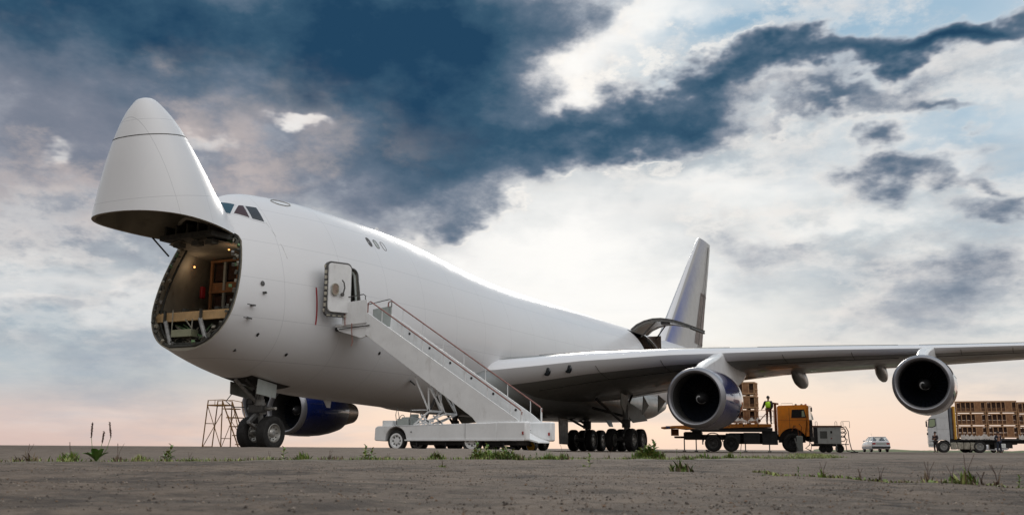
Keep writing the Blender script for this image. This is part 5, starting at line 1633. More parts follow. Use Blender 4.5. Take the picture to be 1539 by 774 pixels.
for k in range(5):
    r = .40 - k * .035
    mb.tube([(.05 + r * .55 * math.cos(q), .2 + k * .07, 1.2 + r * 1.25 * math.sin(q)) for q in np.linspace(0, 2 * math.pi, 20, endpoint=False)], .045, 6, 0, closed=True)
mb.build('hose_coil', ['rubber'], gp)
mb = MB()
mb.tube([(2.1, .3, 1.55), (2.35, .25, 1.58), (2.48, .2, 1.3), (2.52, .2, .7), (2.62, .2, .2), (2.85, .1, .03)], .03, 6, 0)
mb.tube([(2.08, .35, 1.4), (2.3, .3, 1.45), (2.38, .3, 1.2), (2.2, .3, .95), (2.4, .3, .8), (2.3, .3, .5), (2.35, .3, .1), (2.6, .2, .03), (3.0, .2, .03)], .028, 6, 0)
for k in range(3): mb.tube([(2.14 + .17 * math.cos(q), .25 + .05 * k, .85 + .25 * k + .17 * math.sin(q)) for q in np.linspace(0, 2 * math.pi, 14, endpoint=False)], .028, 6, 0, closed=True)
mb.build('power_cable', ['rubber'], gp)
pu = empty('pump_cabinet', (12.75, 43.0, 0), TRZ, 'dark grey upright pump cabinet between the orange cab and the white generator', 'pump')
mb = MB(); mb.b2((-.15, .1, .05), (.22, .5, 1.0), 0)
mb.prism([(x, .08, z) for x, z in ((-.12, .1), (-.05, .1), (-.22, .85), (-.3, .85))], (0, .05, 0), 1)
mb.build('cabinet', ['door_grey', 'gear_metal'], pu, bevel=.02)
mb = MB(); mb.tube([(0, .2, 1.0), (-.05, .2, 1.4), (-.3, .25, 1.55), (-.4, .3, 1.3)], .03, 6); mb.tube([(.1, .3, 1.0), (.2, .3, 1.55), (.05, .3, 1.75)], .02, 6)
mb.build('pump_pipe', ['rust'], pu)


# --- hatchback
def make_car(label, loc, rz):
    c = empty('parked_car', loc, rz, label, 'car')
    # local y: length, rear at y = 0; x: width 1.66 centred
    secs = [(0.0, .70, .34, .92), (.06, .80, .28, .98), (.5, .82, .26, 1.0), (1.3, .83, .25, .98), (2.4, .83, .25, .95), (3.2, .82, .26, .90), (3.8, .78, .28, .78), (4.0, .68, .34, .62)]
    mb = MB(); rows = []
    for y, w, z0, z1 in secs:
        rows.append([Vector((x, y, z)) for x, z in ((-w + .05, z0), (-w, z0 + .12), (-w, z0 + (z1 - z0) * .55), (-w + .06, z1 - .06), (-w + .14, z1), (w - .14, z1), (w - .06, z1 - .06), (w, z0 + (z1 - z0) * .55), (w, z0 + .12), (w - .05, z0))])
    mb.grid(rows, 0, closed=True); mb.f.append(tuple(range(10))); mb.m.append(0); mb.f.append(tuple(len(mb.v) - 10 + k for k in range(10))[::-1]); mb.m.append(0)
    b = mb.build('body', ['car_white'], c, 40)
    # pillars and roof
    mb = MB()
    lo = [(-.70, .10), (.70, .10), (.72, 2.75), (-.72, 2.75)]; hi_ = [(-.56, .55), (.56, .55), (.57, 1.95), (-.57, 1.95)]
    for (x0, y0), (x1, y1) in zip(lo, hi_): mb.beam((x0, y0, .97), (x1, y1, 1.33), .06, .05, 0)
    for s_ in (-1, 1): mb.beam((s_ * .72, 1.45, .97), (s_ * .58, 1.4, 1.33), .05, .05, 0)
    mb.b2((-.60, .50, 1.325), (.60, 2.0, 1.375), 0)
    sub(mb, 'roof', ['car_white'], b, bevel=.02)
    for nm, q in (('rear_window', [(-.66, .13, 1.0), (.66, .13, 1.0), (.53, .52, 1.32), (-.53, .52, 1.32)]), ('windscreen', [(.68, 2.70, 1.0), (-.68, 2.70, 1.0), (-.54, 2.0, 1.32), (.54, 2.0, 1.32)]),
                  ('side_window', [(-.715, .2, 1.0), (-.57, .6, 1.32), (-.575, 1.95, 1.32), (-.73, 2.65, 1.0)]), ('side_window', [(.715, .2, 1.0), (.73, 2.65, 1.0), (.575, 1.95, 1.32), (.57, .6, 1.32)])):
        mb = MB(); n_ = (Vector(q[1]) - Vector(q[0])).cross(Vector(q[3]) - Vector(q[0])).normalized() * .006
        mb.prism(q, n_, 0); sub(mb, nm, ['clear_glass'], b, 0)
    mb = MB()
    for s_ in (-1, 1): mb.b2((s_ * .36 - .22, 1.0, .8), (s_ * .36 + .22, 1.12, 1.18), 0)
    mb.b2((-.34 - .12, 1.02, 1.18), (-.34 + .12, 1.1, 1.28), 0); mb.b2((.34 - .12, 1.02, 1.18), (.34 + .12, 1.1, 1.28), 0)
    sub(mb, 'seat', ['black'], b, bevel=.03)
    mb = MB(); mb.b2((-.80, -.06, .36), (.80, .06, .52), 0); sub(mb, 'bumper', ['black_metal'], b, bevel=.03)
    for s_ in (-1, 1): mb = MB(); mb.b2((s_ * .62 - .15, -.015, .68), (s_ * .62 + .15, .06, .83), 0); sub(mb, 'tail_light', ['tail_red'], b, bevel=.01)
    mb = MB(); mb.b2((-.42, -.012, .66), (.42, .03, .84), 0); sub(mb, 'tailgate_panel', ['door_grey'], b)
    for s_ in (-1, 1): mb = MB(); mb.box((s_ * .92, 2.3, 1.0), (.16, .10, .11), 0); sub(mb, 'wing_mirror', ['car_white'], b, bevel=.02)
    for x in (-.70, .70):
        for y in (.75, 3.2):
            mb = MB(); mb.lathe([(-.08, .16), (-.09, .24), (-.06, .28), (.06, .28), (.09, .24), (.08, .16)], (0, 0, 0), (1, 0, 0), 24, 0)
            for s_ in (-1, 1): mb.lathe([(s_ * .08, .17), (s_ * .05, .14), (s_ * .06, 0)], (0, 0, 0), (1, 0, 0), 16, 1)
            o = mb.build('wheel', ['rubber', 'rim'], c); o.location = (x, y, .28)
    mb = MB(); mb.tube([(-.3, 1.9, 1.37), (-.32, 2.0, 1.75)], .006, 5); sub(mb, 'aerial', ['black'], b)
    return c


make_car('small white hatchback seen from behind, parked at the edge of the apron', (13.83, 74.77, 0), RZ - .10)
make_car('long pale car seen side-on under the crate trailer', (23.5, 93.2, 0), RZ + math.pi / 2 + .05)

# --- articulated lorry
sm = empty('articulated_lorry', (17.86, 73.93, 0), SRZ, 'white cab articulated lorry pulling a long trailer loaded with crates', 'truck')
mb = MB()
prof = [(.06, .48), (.0, .9), (.02, 2.1), (.16, 2.95), (.55, 3.35), (1.0, 3.78), (1.3, 3.88), (1.72, 3.9), (1.74, 1.15), (1.70, .95)] + arch(1.2, .52, .60, 0, 180, 8) + [(.55, .45)]
mb.prism([(x, .05, z) for x, z in prof][::-1], (0, 2.4, 0), 0)
cb = mb.build('cab', ['truck_white'], sm, 35, bevel=.06)
mb = MB(); mb.prism([(x, .02, z) for x, z in ((.10, 2.22), (.20, 2.84), (.62, 2.86), (.64, 2.34), (.40, 2.2))], (0, .035, 0), 0)
sub(mb, 'side_window', ['pale_window'], cb)
mb = MB(); mb.prism([(x, .04, z) for x, z in ((.06, 2.16), (.17, 2.90), (.68, 2.92), (.70, 2.28), (.42, 2.14))], (0, .02, 0), 0); sub(mb, 'window_frame', ['black_metal'], cb)
mb = MB(); mb.prism([(x, .1, z) for x, z in ((-.015, 1.95), (.125, 2.92), (.15, 2.92), (.02, 1.95))], (0, 2.3, 0), 0); sub(mb, 'windscreen', ['glass'], cb)
mb = MB(); mb.box((-.08, -.12, 2.45), (.12, .1, .5), 0); mb.tube([(.15, .05, 2.8), (-.08, -.12, 2.75)], .02, 6); mb.tube([(.15, .05, 2.2), (-.08, -.12, 2.2)], .02, 6); mb.box((-.05, -.05, 1.6), (.1, .1, .2), 0)
sub(mb, 'wing_mirror', ['black_metal'], cb, bevel=.02)
mb = MB()
for x in (.72, .76): mb.beam((x, .042, 1.1), (x, .042, 3.0), .012, .012, 0)
mb.beam((.76, .042, 3.0), (1.68, .042, 3.0), .012, .012, 0); mb.beam((.76, .042, 2.0), (1.68, .042, 2.0), .012, .012, 0)
mb.b2((.05, .03, .62), (.5, .045, .72), 0); mb.b2((.1, .03, .95), (.6, .045, 1.0), 0)
sub(mb, 'door_trim', ['door_grey'], cb)
mb = MB()
mb.b2((1.0, .55, .70), (7.0, .75, 1.05), 0); mb.b2((1.0, 1.75, .70), (7.0, 1.95, 1.05), 0)
mb.b2((1.75, .2, .95), (2.5, 2.2, 1.25), 0)
mb.build('tractor_chassis', ['black_metal'], sm, bevel=.02)
mb = MB()
for k in range(4): mb.b2((1.75 + k * .52, .05, .28), (2.24 + k * .52, .5, .88), 0)
mb.build('fuel_tank', ['clip_pale'], sm, bevel=.05)
for x, r in ((1.2, .50), (4.05, .52), (3.0, .48)):
    for y in (.2, 2.25):
        road_wheel(sm, x, y if x != 3.0 else 2.1, r, .34, 'gear_metal')
mb = MB(); mb.b2((2.45, -.02, 1.02), (14.5, 2.52, 1.20), 0); mb.b2((2.6, .5, .8), (14.3, .7, 1.05), 0); mb.b2((2.6, 1.8, .8), (14.3, 2.0, 1.05), 0); mb.b2((5.2, .3, .4), (6.6, .5, .9), 0); mb.b2((4.9, 1.2, .3), (5.3, 2.4, 1.0), 0)
bed = mb.build('trailer_bed', ['black_metal'], sm, bevel=.01)
mb = MB(); mb.b2((5.62, .02, .42), (6.05, .3, .78), 0); sub(mb, 'tool_box', ['gpu_white'], bed, bevel=.02)
for x in (10.4, 11.6, 12.8):
    for y in (.2, 2.3): road_wheel(sm, x, y, .5, .36, 'gear_metal')
mb = MB(); mb.b2((1.78, .0, 1.15), (2.02, 2.5, 3.92), 0); mb.build('rolled_tarpaulin', ['tarp'], sm, bevel=.06)
mb = MB(); mb.b2((2.06, -.02, 1.15), (2.30, 2.52, 3.96), 0); mb.b2((2.07, -.03, 1.2), (2.14, -.02, 3.9), 1)
mb.build('trailer_headboard', ['yellow', 'rust'], sm, bevel=.015)

k0 = make_crate(2.34, 1.2, 1.06, (0, .165, .33, .495, .63, .84, 1), ((.64, .83),))
first = True
cn = ['next to the yellow headboard', 'in the second column from the cab', 'at the right edge of the photo']
for col in range(3):
    for t in range(3):
        c = k0 if first else copy_tree(k0); first = False
        x = 2.40 + col * 2.40
        c.location = Vector((17.86, 73.93, 0)) + ax(SRZ, x, .03) + Vector((0, 0, 1.205 + t * (1.068 if col < 2 else 1.03) + 0.0))
        if col == 2: c.scale = (1, 1, .96)
        c.rotation_euler = (0, 0, SRZ)
        c['category'] = 'crate'; c['group'] = 'crates on the long trailer'
        c['label'] = '%s slatted crate on the trailer, %s' % (tiers[t], cn[col])
for i, (x0, x1, lab) in enumerate(((2.6, 5.4, 'torn pale plastic film along the foot of the crates behind the yellow headboard'), (7.1, 9.2, 'torn pale plastic film hanging at the right end of the trailer load'))):
    mb = MB(); rnd = random.Random(4 + i); rows = []
    for k in range(30):
        x = x0 + (x1 - x0) * k / 29
        rows.append([Vector((x, -.04 - .05 * rnd.random(), 1.10 + .08 * rnd.random())), Vector((x, -.07, 1.25)), Vector((x, -.05 - .03 * rnd.random(), 1.36 + .26 * rnd.random()))])
    mb.grid(rows, 0)
    o = mb.build('plastic_film', ['plastic_wrap']); o.location = (17.86, 73.93, 0); o.rotation_euler = (0, 0, SRZ); tag(o, lab, 'plastic film')

# crate standing inside the nose hold
hc = empty('wooden_rack', (-.75, 7.2, 4.73), 0, 'tall open wooden rack standing inside the open nose hold', 'crate')
mb = MB()
for x in (-1.0, -.35, .3, .95):
    mb.b2((x - .05, -.03, 0), (x + .05, .05, 2.25), 0 if x != -.35 else 1)
    mb.b2((x - .05, 1.3, 0), (x + .05, 1.38, 2.25), 0)
for z in (.0, 1.02, 2.18): mb.b2((-1.05, -.05, z), (1.0, .0, z + .09), 0)
for x in (-1.05, .95):
    for z in (0, 1.02, 2.18): mb.b2((x, 0, z), (x + .05, 1.35, z + .08), 0)
mb.build('frame', ['wood', 'door_grey'], hc)
mb = MB(); mb.b2((-1.0, .02, 1.12), (.95, .06, 1.42), 0); mb.build('board_panel', ['wood'], hc)
mb = MB()
for x0, x1 in ((-.9, -.4), (-.3, .25), (.35, .9)):
    mb.b2((x0, .1, .08), (x1, 1.25, .95), 0); mb.b2((x0, .1, 1.5), (x1, 1.25, 2.1), 0)
mb.build('carton_load', ['carton_dark'], hc)
mb = MB(); rnd = random.Random(2)
for k in range(7): mb.box((.3 + .5 * rnd.random(), -.12, .25 + .5 * rnd.random()), (.12, .03, .2), k % 2, (0, rnd.random(), 0))
mb.build('label_sheet', ['plastic_wrap', 'white_paint'], hc)

# ------------------------------------------------------------------ people
mat('skin_tone', (.26, .14, .09), .6)
mat('hair_dark', (.02, .016, .013), .7)
mat('hi_vis', (.50, .90, .03), .6, vary=.08, vscale=8)
mat('hi_vis_strip', (.65, .66, .62), .35)
mat('trousers_brown', (.075, .035, .022), .85, vary=.2, vscale=8)
mat('navy_cloth', (.012, .018, .035), .85, vary=.3, vscale=8)
mat('dark_cloth', (.03, .022, .024), .85, vary=.3, vscale=8)
mat('boots', (.02, .017, .015), .6)


def skinned(name, verts, edges, radii, m, par, sub_l=1):
    me = bpy.data.meshes.new(name); me.from_pydata([tuple(v) for v in verts], edges, []); me.update()
    o = bpy.data.objects.new(name, me); COL.objects.link(o)
    md = o.modifiers.new('s', 'SKIN'); md.use_smooth_shade = True; md.branch_smoothing = .6
    for i, r in enumerate(radii):
        sv = me.skin_vertices[0].data[i]
        sv.radius = r if isinstance(r, tuple) else (r, r); sv.use_root = (i == 0)
    sb = o.modifiers.new('u', 'SUBSURF'); sb.levels = sb.render_levels = sub_l
    dg = bpy.context.evaluated_depsgraph_get()
    res = bpy.data.meshes.new_from_object(o.evaluated_get(dg), depsgraph=dg)
    bpy.data.objects.remove(o)
    res.name = name; res.materials.clear(); res.materials.append(M_(m))
    res.polygons.foreach_set('use_smooth', [True] * len(res.polygons))
    r = bpy.data.objects.new(name, res); COL.objects.link(r)
    if par is not None: r.parent = par
    return r


def person(loc, rz, label, top, legs, J, vest=None):
    """J: joints in metres, person faces local -y"""
    P = empty('person', loc, rz, label, 'person')
    V = Vector
    names = ['pelvis', 'belly', 'chest', 'neck', 'head0', 'head1', 'shL', 'elL', 'wrL', 'hdL', 'shR', 'elR', 'wrR', 'hdR', 'hipL', 'knL', 'anL', 'toL', 'hipR', 'knR', 'anR', 'toR']
    ix = {n: i for i, n in enumerate(names)}
    E_ = [('pelvis', 'belly'), ('belly', 'chest'), ('chest', 'neck'), ('neck', 'head0'), ('head0', 'head1'), ('chest', 'shL'), ('shL', 'elL'), ('elL', 'wrL'), ('wrL', 'hdL'), ('chest', 'shR'), ('shR', 'elR'), ('elR', 'wrR'), ('wrR', 'hdR'),
          ('pelvis', 'hipL'), ('hipL', 'knL'), ('knL', 'anL'), ('anL', 'toL'), ('pelvis', 'hipR'), ('hipR', 'knR'), ('knR', 'anR'), ('anR', 'toR')]
    Rd = dict(pelvis=(.14, .11), belly=(.135, .10), chest=(.15, .115), neck=.055, head0=.08, head1=.088, shL=.062, elL=.045, wrL=.032, hdL=.04, shR=.062, elR=.045, wrR=.032, hdR=.04, hipL=.088, knL=.060, anL=.045, toL=.045, hipR=.088, knR=.060, anR=.045, toR=.045)
    body = skinned('body', [J[n] for n in names], [(ix[a_], ix[b_]) for a_, b_ in E_], [Rd[n] for n in names], 'skin_tone', P)
    def cloth(name, ns, m, grow, cut=None):
        loc_ = {n: i for i, n in enumerate(ns)}
        vs = [V(J[n]) for n in ns]
        ed = [(loc_[a_], loc_[b_]) for a_, b_ in E_ if a_ in loc_ and b_ in loc_]
        rr = [tuple(x + grow for x in (Rd[n] if isinstance(Rd[n], tuple) else (Rd[n], Rd[n]))) for n in ns]
        return skinned(name, vs, ed, rr, m, P)
    cloth('jacket', ['belly', 'chest', 'shL', 'elL', 'wrL', 'shR', 'elR', 'wrR'], top, .04)
    cloth('trousers', ['pelvis', 'hipL', 'knL', 'anL', 'hipR', 'knR', 'anR'], legs, .018)
    if vest:
        vn = skinned('safety_vest', [V(J['belly']) - V((0, 0, .14)), J['belly'], J['chest'], V(J['chest']) * .5 + V(J['neck']) * .5], [(0, 1), (1, 2), (2, 3)], [(.21, .19), (.21, .19), (.23, .20), (.13, .12)], vest, P)
        mb = MB()
        for z in (.02, .16):
            c = V(J['belly']) + V((0, 0, z)); mb.lathe([(-.03, .197), (.03, .199)], c, (0, 0, 1), 24, 0)
        mb = MB()
        for n in ('L', 'R'):
            c = V(J['kn' + n]) * .45 + V(J['an' + n]) * .55; mb.lathe([(-.035, .077), (.035, .079)], c, (0, 0, 1), 16, 0)
        mb.build('trouser_band', ['hi_vis_strip'], P)
    for n in ('L', 'R'):
        a_, t_ = V(J['an' + n]), V(J['to' + n])
        skinned('boot', [a_ + V((0, 0, .05)), a_ - V((0, 0, .03)), t_], [(0, 1), (1, 2)], [(.06, .06), (.06, .055), (.05, .04)], 'boots', P)
    h = V(J['head1'])
    mb = MB(); rows = []
    for i in range(8):
        ph = math.pi * .56 * i / 7
        rows.append([h + V((.105 * math.sin(ph) * math.cos(q), .03 + .118 * math.sin(ph) * math.sin(q), .0 + .128 * math.cos(ph))) for q in np.linspace(0, 2 * math.pi, 16, endpoint=False)])
    mb.grid(rows, 0, closed=True); mb.build('hair', ['hair_dark'], P, 80)
    mb = MB()
    for s_ in (-1, 1):
        mb.lathe([(0, .012), (.006, .01), (.008, 0)], h + V((s_ * .034, -.088, .0)), (0, -1, 0), 8, 0)
        mb.box(h + V((s_ * .097, .0, -.02)), (.02, .04, .06), 1)
    mb.box(h + V((0, -.105, -.035)), (.026, .035, .05), 1); mb.box(h + V((0, -.09, -.075)), (.05, .01, .012), 2)
    mb.build('face', ['black', 'skin_tone', 'red_paint'], P, bevel=.004)
    # fingers
    for n in ('L', 'R'):
        w, hd = V(J['wr' + n]), V(J['hd' + n]); d = (hd - w).normalized(); sd = d.cross(V((0, 1, 0)))
        if sd.length < .1: sd = V((1, 0, 0))
        sd.normalize(); nn2 = sd.cross(d)
        for k in range(4):
            b0 = hd + sd * (k - 1.5) * .021 + d * .01; ln = (.07, .08, .075, .058)[k]
            skinned('finger', [b0, b0 + d * ln * .6, b0 + d * ln * .95 + nn2 * .02], [(0, 1), (1, 2)], [.010, .009, .008], 'skin_tone', P, 1)
        b0 = w + d * .03 + sd * .03
        skinned('thumb', [b0, b0 + sd * .03 + d * .02, b0 + sd * .035 + d * .055], [(0, 1), (1, 2)], [.012, .010, .009], 'skin_tone', P, 1)
    return P


def pose(**k):
    J = dict(pelvis=(0, 0, .95), belly=(0, .0, 1.10), chest=(0, .0, 1.34), neck=(0, -.0, 1.50), head0=(0, -.02, 1.58), head1=(0, -.02, 1.66),
             shL=(.20, 0, 1.42), elL=(.25, .03, 1.13), wrL=(.26, -.04, .90), hdL=(.26, -.06, .82), shR=(-.20, 0, 1.42), elR=(-.25, .03, 1.13), wrR=(-.26, -.04, .90), hdR=(-.26, -.06, .82),
             hipL=(.10, 0, .90), knL=(.12, -.03, .49), anL=(.13, .02, .09), toL=(.14, -.14, .045), hipR=(-.10, 0, .90), knR=(-.12, -.03, .49), anR=(-.13, .02, .09), toR=(-.14, -.14, .045))
    J.update(k); return J


tz = Vector(TPOS)
tr_ax = Vector((math.cos(TRZ), math.sin(TRZ), 0)); tr_ay = Vector((-math.sin(TRZ), math.cos(TRZ), 0))
pp = tz + tr_ax * 6.82 + tr_ay * .5 + Vector((0, 0, 1.745))
person(pp, TRZ + math.pi - .35, 'person in a yellow safety vest and dark trousers standing on the orange lorry deck', 'dark_cloth', 'trousers_brown',
       pose(elL=(.30, -.02, 1.18), wrL=(.42, -.10, 1.00), hdL=(.47, -.14, .96), elR=(-.27, .08, 1.15), wrR=(-.20, -.04, .98), hdR=(-.16, -.10, .96)), 'hi_vis')
person((18.6, 71.3, 0), RZ - 1.1, 'person in dark reddish clothes standing at the front wheel of the white cab', 'dark_cloth', 'dark_cloth',
       pose(elL=(.22, .02, 1.14), wrL=(.10, -.20, 1.12), hdL=(.05, -.26, 1.13), elR=(-.24, .02, 1.14), wrR=(-.12, -.2, 1.1), hdR=(-.06, -.26, 1.12)))
person((23.4, 71.6, 0), RZ + .3, 'person in a dark navy jacket and trousers standing in front of the trailer', 'navy_cloth', 'navy_cloth',
       pose(elL=(.30, .08, 1.16), wrL=(.18, -.06, .98), hdL=(.12, -.1, .96), elR=(-.30, .08, 1.16), wrR=(-.18, -.06, .98), hdR=(-.12, -.1, .96), knL=(.15, -.02, .49), anL=(.19, .02, .09), toL=(.22, -.13, .045), knR=(-.15, -.02, .49), anR=(-.19, .02, .09), toR=(-.22, -.13, .045)))

# ------------------------------------------------------------------ weeds growing in the joints
def leaf_extra(g, oc, cs):
    return cs
mat('grass_green', (.15, .23, .045), .6, vary=.5, vscale=9)
mat('grass_yellow', (.27, .29, .09), .65, vary=.45, vscale=9)
mat('grass_dry', (.16, .115, .07), .8, vary=.4, vscale=9)
mat('leaf_green', (.10, .20, .035), .5, vary=.35, vscale=12)
mat('seed_brown', (.085, .048, .035), .85, vary=.3, vscale=30)
mat('flower_yellow', (.75, .45, .02), .6)


def blade(mb, p, h, lean, az, w, m, curl=1.0):
    d = Vector((math.cos(az), math.sin(az), 0)); s = Vector((-d.y, d.x, 0)); k = len(mb.v)
    # face the blade roughly sideways so that it keeps a visible width
    n = 5
    for i in range(n):
        t = i / (n - 1)
        c = Vector(p) + d * (lean * h * t ** (1 + curl)) + Vector((0, 0, h * (t - .25 * lean * t * t)))
        ww = w * (1 - t) ** .7 * (.6 + .8 * min(1, t * 3)) * .5
        mb.v += [tuple(c - s * ww), tuple(c + s * ww)]
    for i in range(n - 1):
        mb.f.append((k + 2 * i, k + 2 * i + 1, k + 2 * i + 3, k + 2 * i + 2)); mb.m.append(m)


def broad_leaf(mb, p, L_, w, az, up, m):
    d = Vector((math.cos(az), math.sin(az), 0)); s = Vector((-d.y, d.x, 0)); rows = []
    for i in range(8):
        t = i / 7; ww = w * math.sin(math.pi * min(1, .04 + t * .96)) ** .8 * .5
        c = Vector(p) + d * (L_ * t * math.cos(up) * (1 + .2 * t)) + Vector((0, 0, L_ * (math.sin(up) * t - .22 * t ** 3)))
        rows.append([c - s * ww + Vector((0, 0, ww * .45)), c, c + s * ww + Vector((0, 0, ww * .45))])
    mb.grid(rows, m)


# (x, y, width, height, kind, label)
TUFTS = [
    (17.62, -14.45, .26, .10, 'dry', 'low grass tuft with one tall dry stalk, leftmost of the weeds'),
    (17.81, -14.19, .20, .11, 'mix', 'small green grass tuft just left of the broad-leaved plantain'),
    (18.31, -14.14, .07, .10, 'dry', 'single dry forked sprig just right of the broad-leaved plantain'),
    (18.14, -13.76, .16, .08, 'soft', 'pale short fuzzy grass clump between the dry sprig and the nose wheels'),
    (18.27, -13.58, .14, .17, 'leafy', 'upright light green shoot standing taller than the weeds around it left of the ladder'),
    (18.38, -13.43, .22, .06, 'mix', 'low green weed spreading right of the tall light green shoot'),
    (18.80, -12.87, .20, .07, 'mix', 'low green weed in front of the left nose wheel'),
    (18.87, -12.78, .08, .16, 'leafy', 'leafy upright weed in front of the right nose wheel'),
    (18.98, -12.63, .16, .10, 'green', 'bright green pointed grass tuft just right of the nose wheels'),
    (19.13, -12.43, .26, .06, 'dry', 'low thin brownish weeds below the blue engine behind the nose wheels'),
    (19.36, -12.12, .30, .16, 'leafy', 'weed with one tall stem and drooping side leaves left of the stairs vehicle'),
    (19.30, -11.72, .14, .05, 'mix', 'tiny flat weed in front of the stairs vehicle front wheel'),
    (19.51, -11.15, .18, .11, 'green', 'round green tuft below the middle of the stairs vehicle'),
    (19.78, -10.78, .16, .22, 'leafy', 'tallest leafy weed, in front of the stairs vehicle'),
    (19.91, -10.60, .55, .13, 'lush', 'wide lush green grass clump at the foot of the tallest leafy weed'),
    (20.10, -10.15, .24, .10, 'leafy', 'leafy weed under the lowest step of the boarding stairs'),
    (20.51, -10.60, .20, .10, 'green', 'green grass tuft left of the main wheels'),
    (20.62, -10.44, .18, .11, 'mix', 'mixed green tuft below the left main wheels'),
    (22.10, -13.33, .09, .11, 'leafy', 'small single seedling growing nearer than the weed row, under the main wheels'),
    (20.49, -8.82, .12, .11, 'dry', 'thin dry weed below the middle of the main wheels'),
    (20.61, -8.64, .18, .05, 'mix', 'tiny low weed below the right main wheels'),
    (20.55, -7.59, .40, .18, 'lush', 'large grass clump in front of the rearmost main wheel'),
    (23.08, -14.25, .13, .10, 'flower', 'spiky grass tuft with one small yellow flower, nearest under the big engine'),
    (21.13, -7.88, .25, .08, 'mix', 'low weed behind the yellow-flowered tuft'),
    (21.07, -6.78, .36, .11, 'green', 'green weeds under the orange lorry tail'),
    (21.30, -6.44, .22, .11, 'green', 'green weed tuft in front of the lorry rear wheel'),
    (21.16, -5.25, .10, .12, 'leafy', 'narrow leafy weed right of the lorry rear wheel'),
    (21.30, -5.02, .20, .09, 'dry', 'faint dry weed below the crates on the orange lorry'),
    (23.65, -14.68, .03, .04, 'leafy', 'tiny sprout at the left end of the right-hand crack'),
    (23.82, -14.69, .035, .05, 'leafy', 'small curled sprout in the crack below the lorry cab'),
    (24.02, -15.09, .05, .05, 'mix', 'small weed in the crack below the white generator'),
    (24.15, -14.85, .015, .03, 'dry', 'tiny single stalk in the crack below the white car'),
    (24.29, -15.23, .05, .045, 'dry', 'dry sprig in the crack right of the white car'),
    (24.49, -15.30, .09, .06, 'dry', 'thin brown grass in the crack below the outer engine'),
    (24.59, -15.42, .10, .05, 'mix', 'grassy patch in the crack below the white lorry cab'),
    (24.65, -15.57, .08, .08, 'mix', 'tallest tuft in the right-hand crack, below the trailer front'),
    (24.70, -15.52, .04, .035, 'dry', 'small brown tuft right of the tallest one in the crack'),
    (24.76, -15.59, .035, .055, 'dry', 'slanting brown sprig in the crack below the trailer crates'),
    (24.83, -15.69, .05, .055, 'leafy', 'dark leafy sprout at the right end of the crack'),
    (21.47, -14.28, .08, .035, 'mix', 'flat little weed lying on the near asphalt before the stairs vehicle'),
]
rnd = random.Random(11)
for x, y, w, h, kind, lab in TUFTS:
    h *= 1.3 if kind != 'leafy' else .82; w *= 1.1
    mb = MB()
    if kind == 'lush': n = int(240)
    else: n = {'dry': 16, 'mix': 46, 'soft': 60, 'green': 60, 'leafy': 14, 'flower': 55}[kind]
    n = int(1.5 * n * max(.35, min(1.6, w / .2)))
    for i in range(n):
        a_ = rnd.uniform(0, 2 * math.pi); rr = rnd.random() ** .7 * w * .5
        # spread mostly along the joint, which runs across the view
        px = x + RIGHT.x * rr * math.cos(a_) * 1.0 + HEAD.x * rr * math.sin(a_) * .35
        py = y + RIGHT.y * rr * math.cos(a_) * 1.0 + HEAD.y * rr * math.sin(a_) * .35
        edge = 1 - .55 * (rr / (w * .5))
        hh = h * rnd.uniform(.35, 1.0) * edge * (1.0 if kind != 'leafy' else .6)
        m = {'dry': 2, 'mix': rnd.choice([0, 0, 1, 2]), 'soft': 1, 'green': rnd.choice([0, 0, 1]), 'leafy': rnd.choice([0, 1]), 'lush': rnd.choice([0, 0, 0, 1, 2]), 'flower': rnd.choice([0, 0, 1, 2])}[kind]
        blade(mb, (px, py, ground_z(px, py) - .004), hh, rnd.uniform(.1, .9), rnd.uniform(0, 6.28), min(.014, .07 * h + .003) * rnd.uniform(.7, 1.5), m, rnd.uniform(.5, 1.5))
    z0 = ground_z(x, y)
    if kind in ('leafy', 'lush'):
        ns = 1 if w < .15 else (3 if kind == 'leafy' else 7)
        for k in range(ns):
            sx_ = x + RIGHT.x * rnd.uniform(-.3, .3) * w; sy_ = y + RIGHT.y * rnd.uniform(-.3, .3) * w; hh = h * (1 if k == 0 else rnd.uniform(.45, .8))
            mb.tube([(sx_, sy_, z0), (sx_ + .05 * h, sy_, z0 + hh)], max(.0015, .012 * h), 5, 3)
            for q in range(8):
                t = .2 + .8 * q / 7
                broad_leaf(mb, (sx_ + .05 * h * t, sy_, z0 + hh * t * .92), h * .46 * (1.1 - .5 * t), h * .18, q * 2.4 + k, .35 + .6 * t, 3 if q % 3 == 0 else 1)
    if kind in ('dry', 'mix'):
        for k in range(2 if kind == 'mix' else 3):
            a_ = rnd.uniform(0, 6.28)
            mb.tube([(x, y, z0), (x + .1 * h * math.cos(a_), y, z0 + h * .6), (x + .35 * h * math.cos(a_), y + .1 * h, z0 + h * 1.1)], max(.0012, .010 * h), 5, 4)
    o = mb.build('grass_tuft' if kind not in ('leafy',) else 'weed', ['grass_green', 'grass_yellow', 'grass_dry', 'leaf_green', 'seed_brown'])
    tag(o, lab, 'grass tuft' if kind != 'leafy' else 'weed', 'weeds in the pavement joints')
    if kind == 'flower':
        mb = MB(); mb.tube([(x - .025, y, z0), (x - .03, y, z0 + h * .98)], .0012, 5, 0)
        for q in range(10): broad_leaf(mb, (x - .03, y, z0 + h * .98), .011, .005, q * .63, .35, 1)
        mb.build('flower', ['leaf_green', 'flower_yellow'], o)
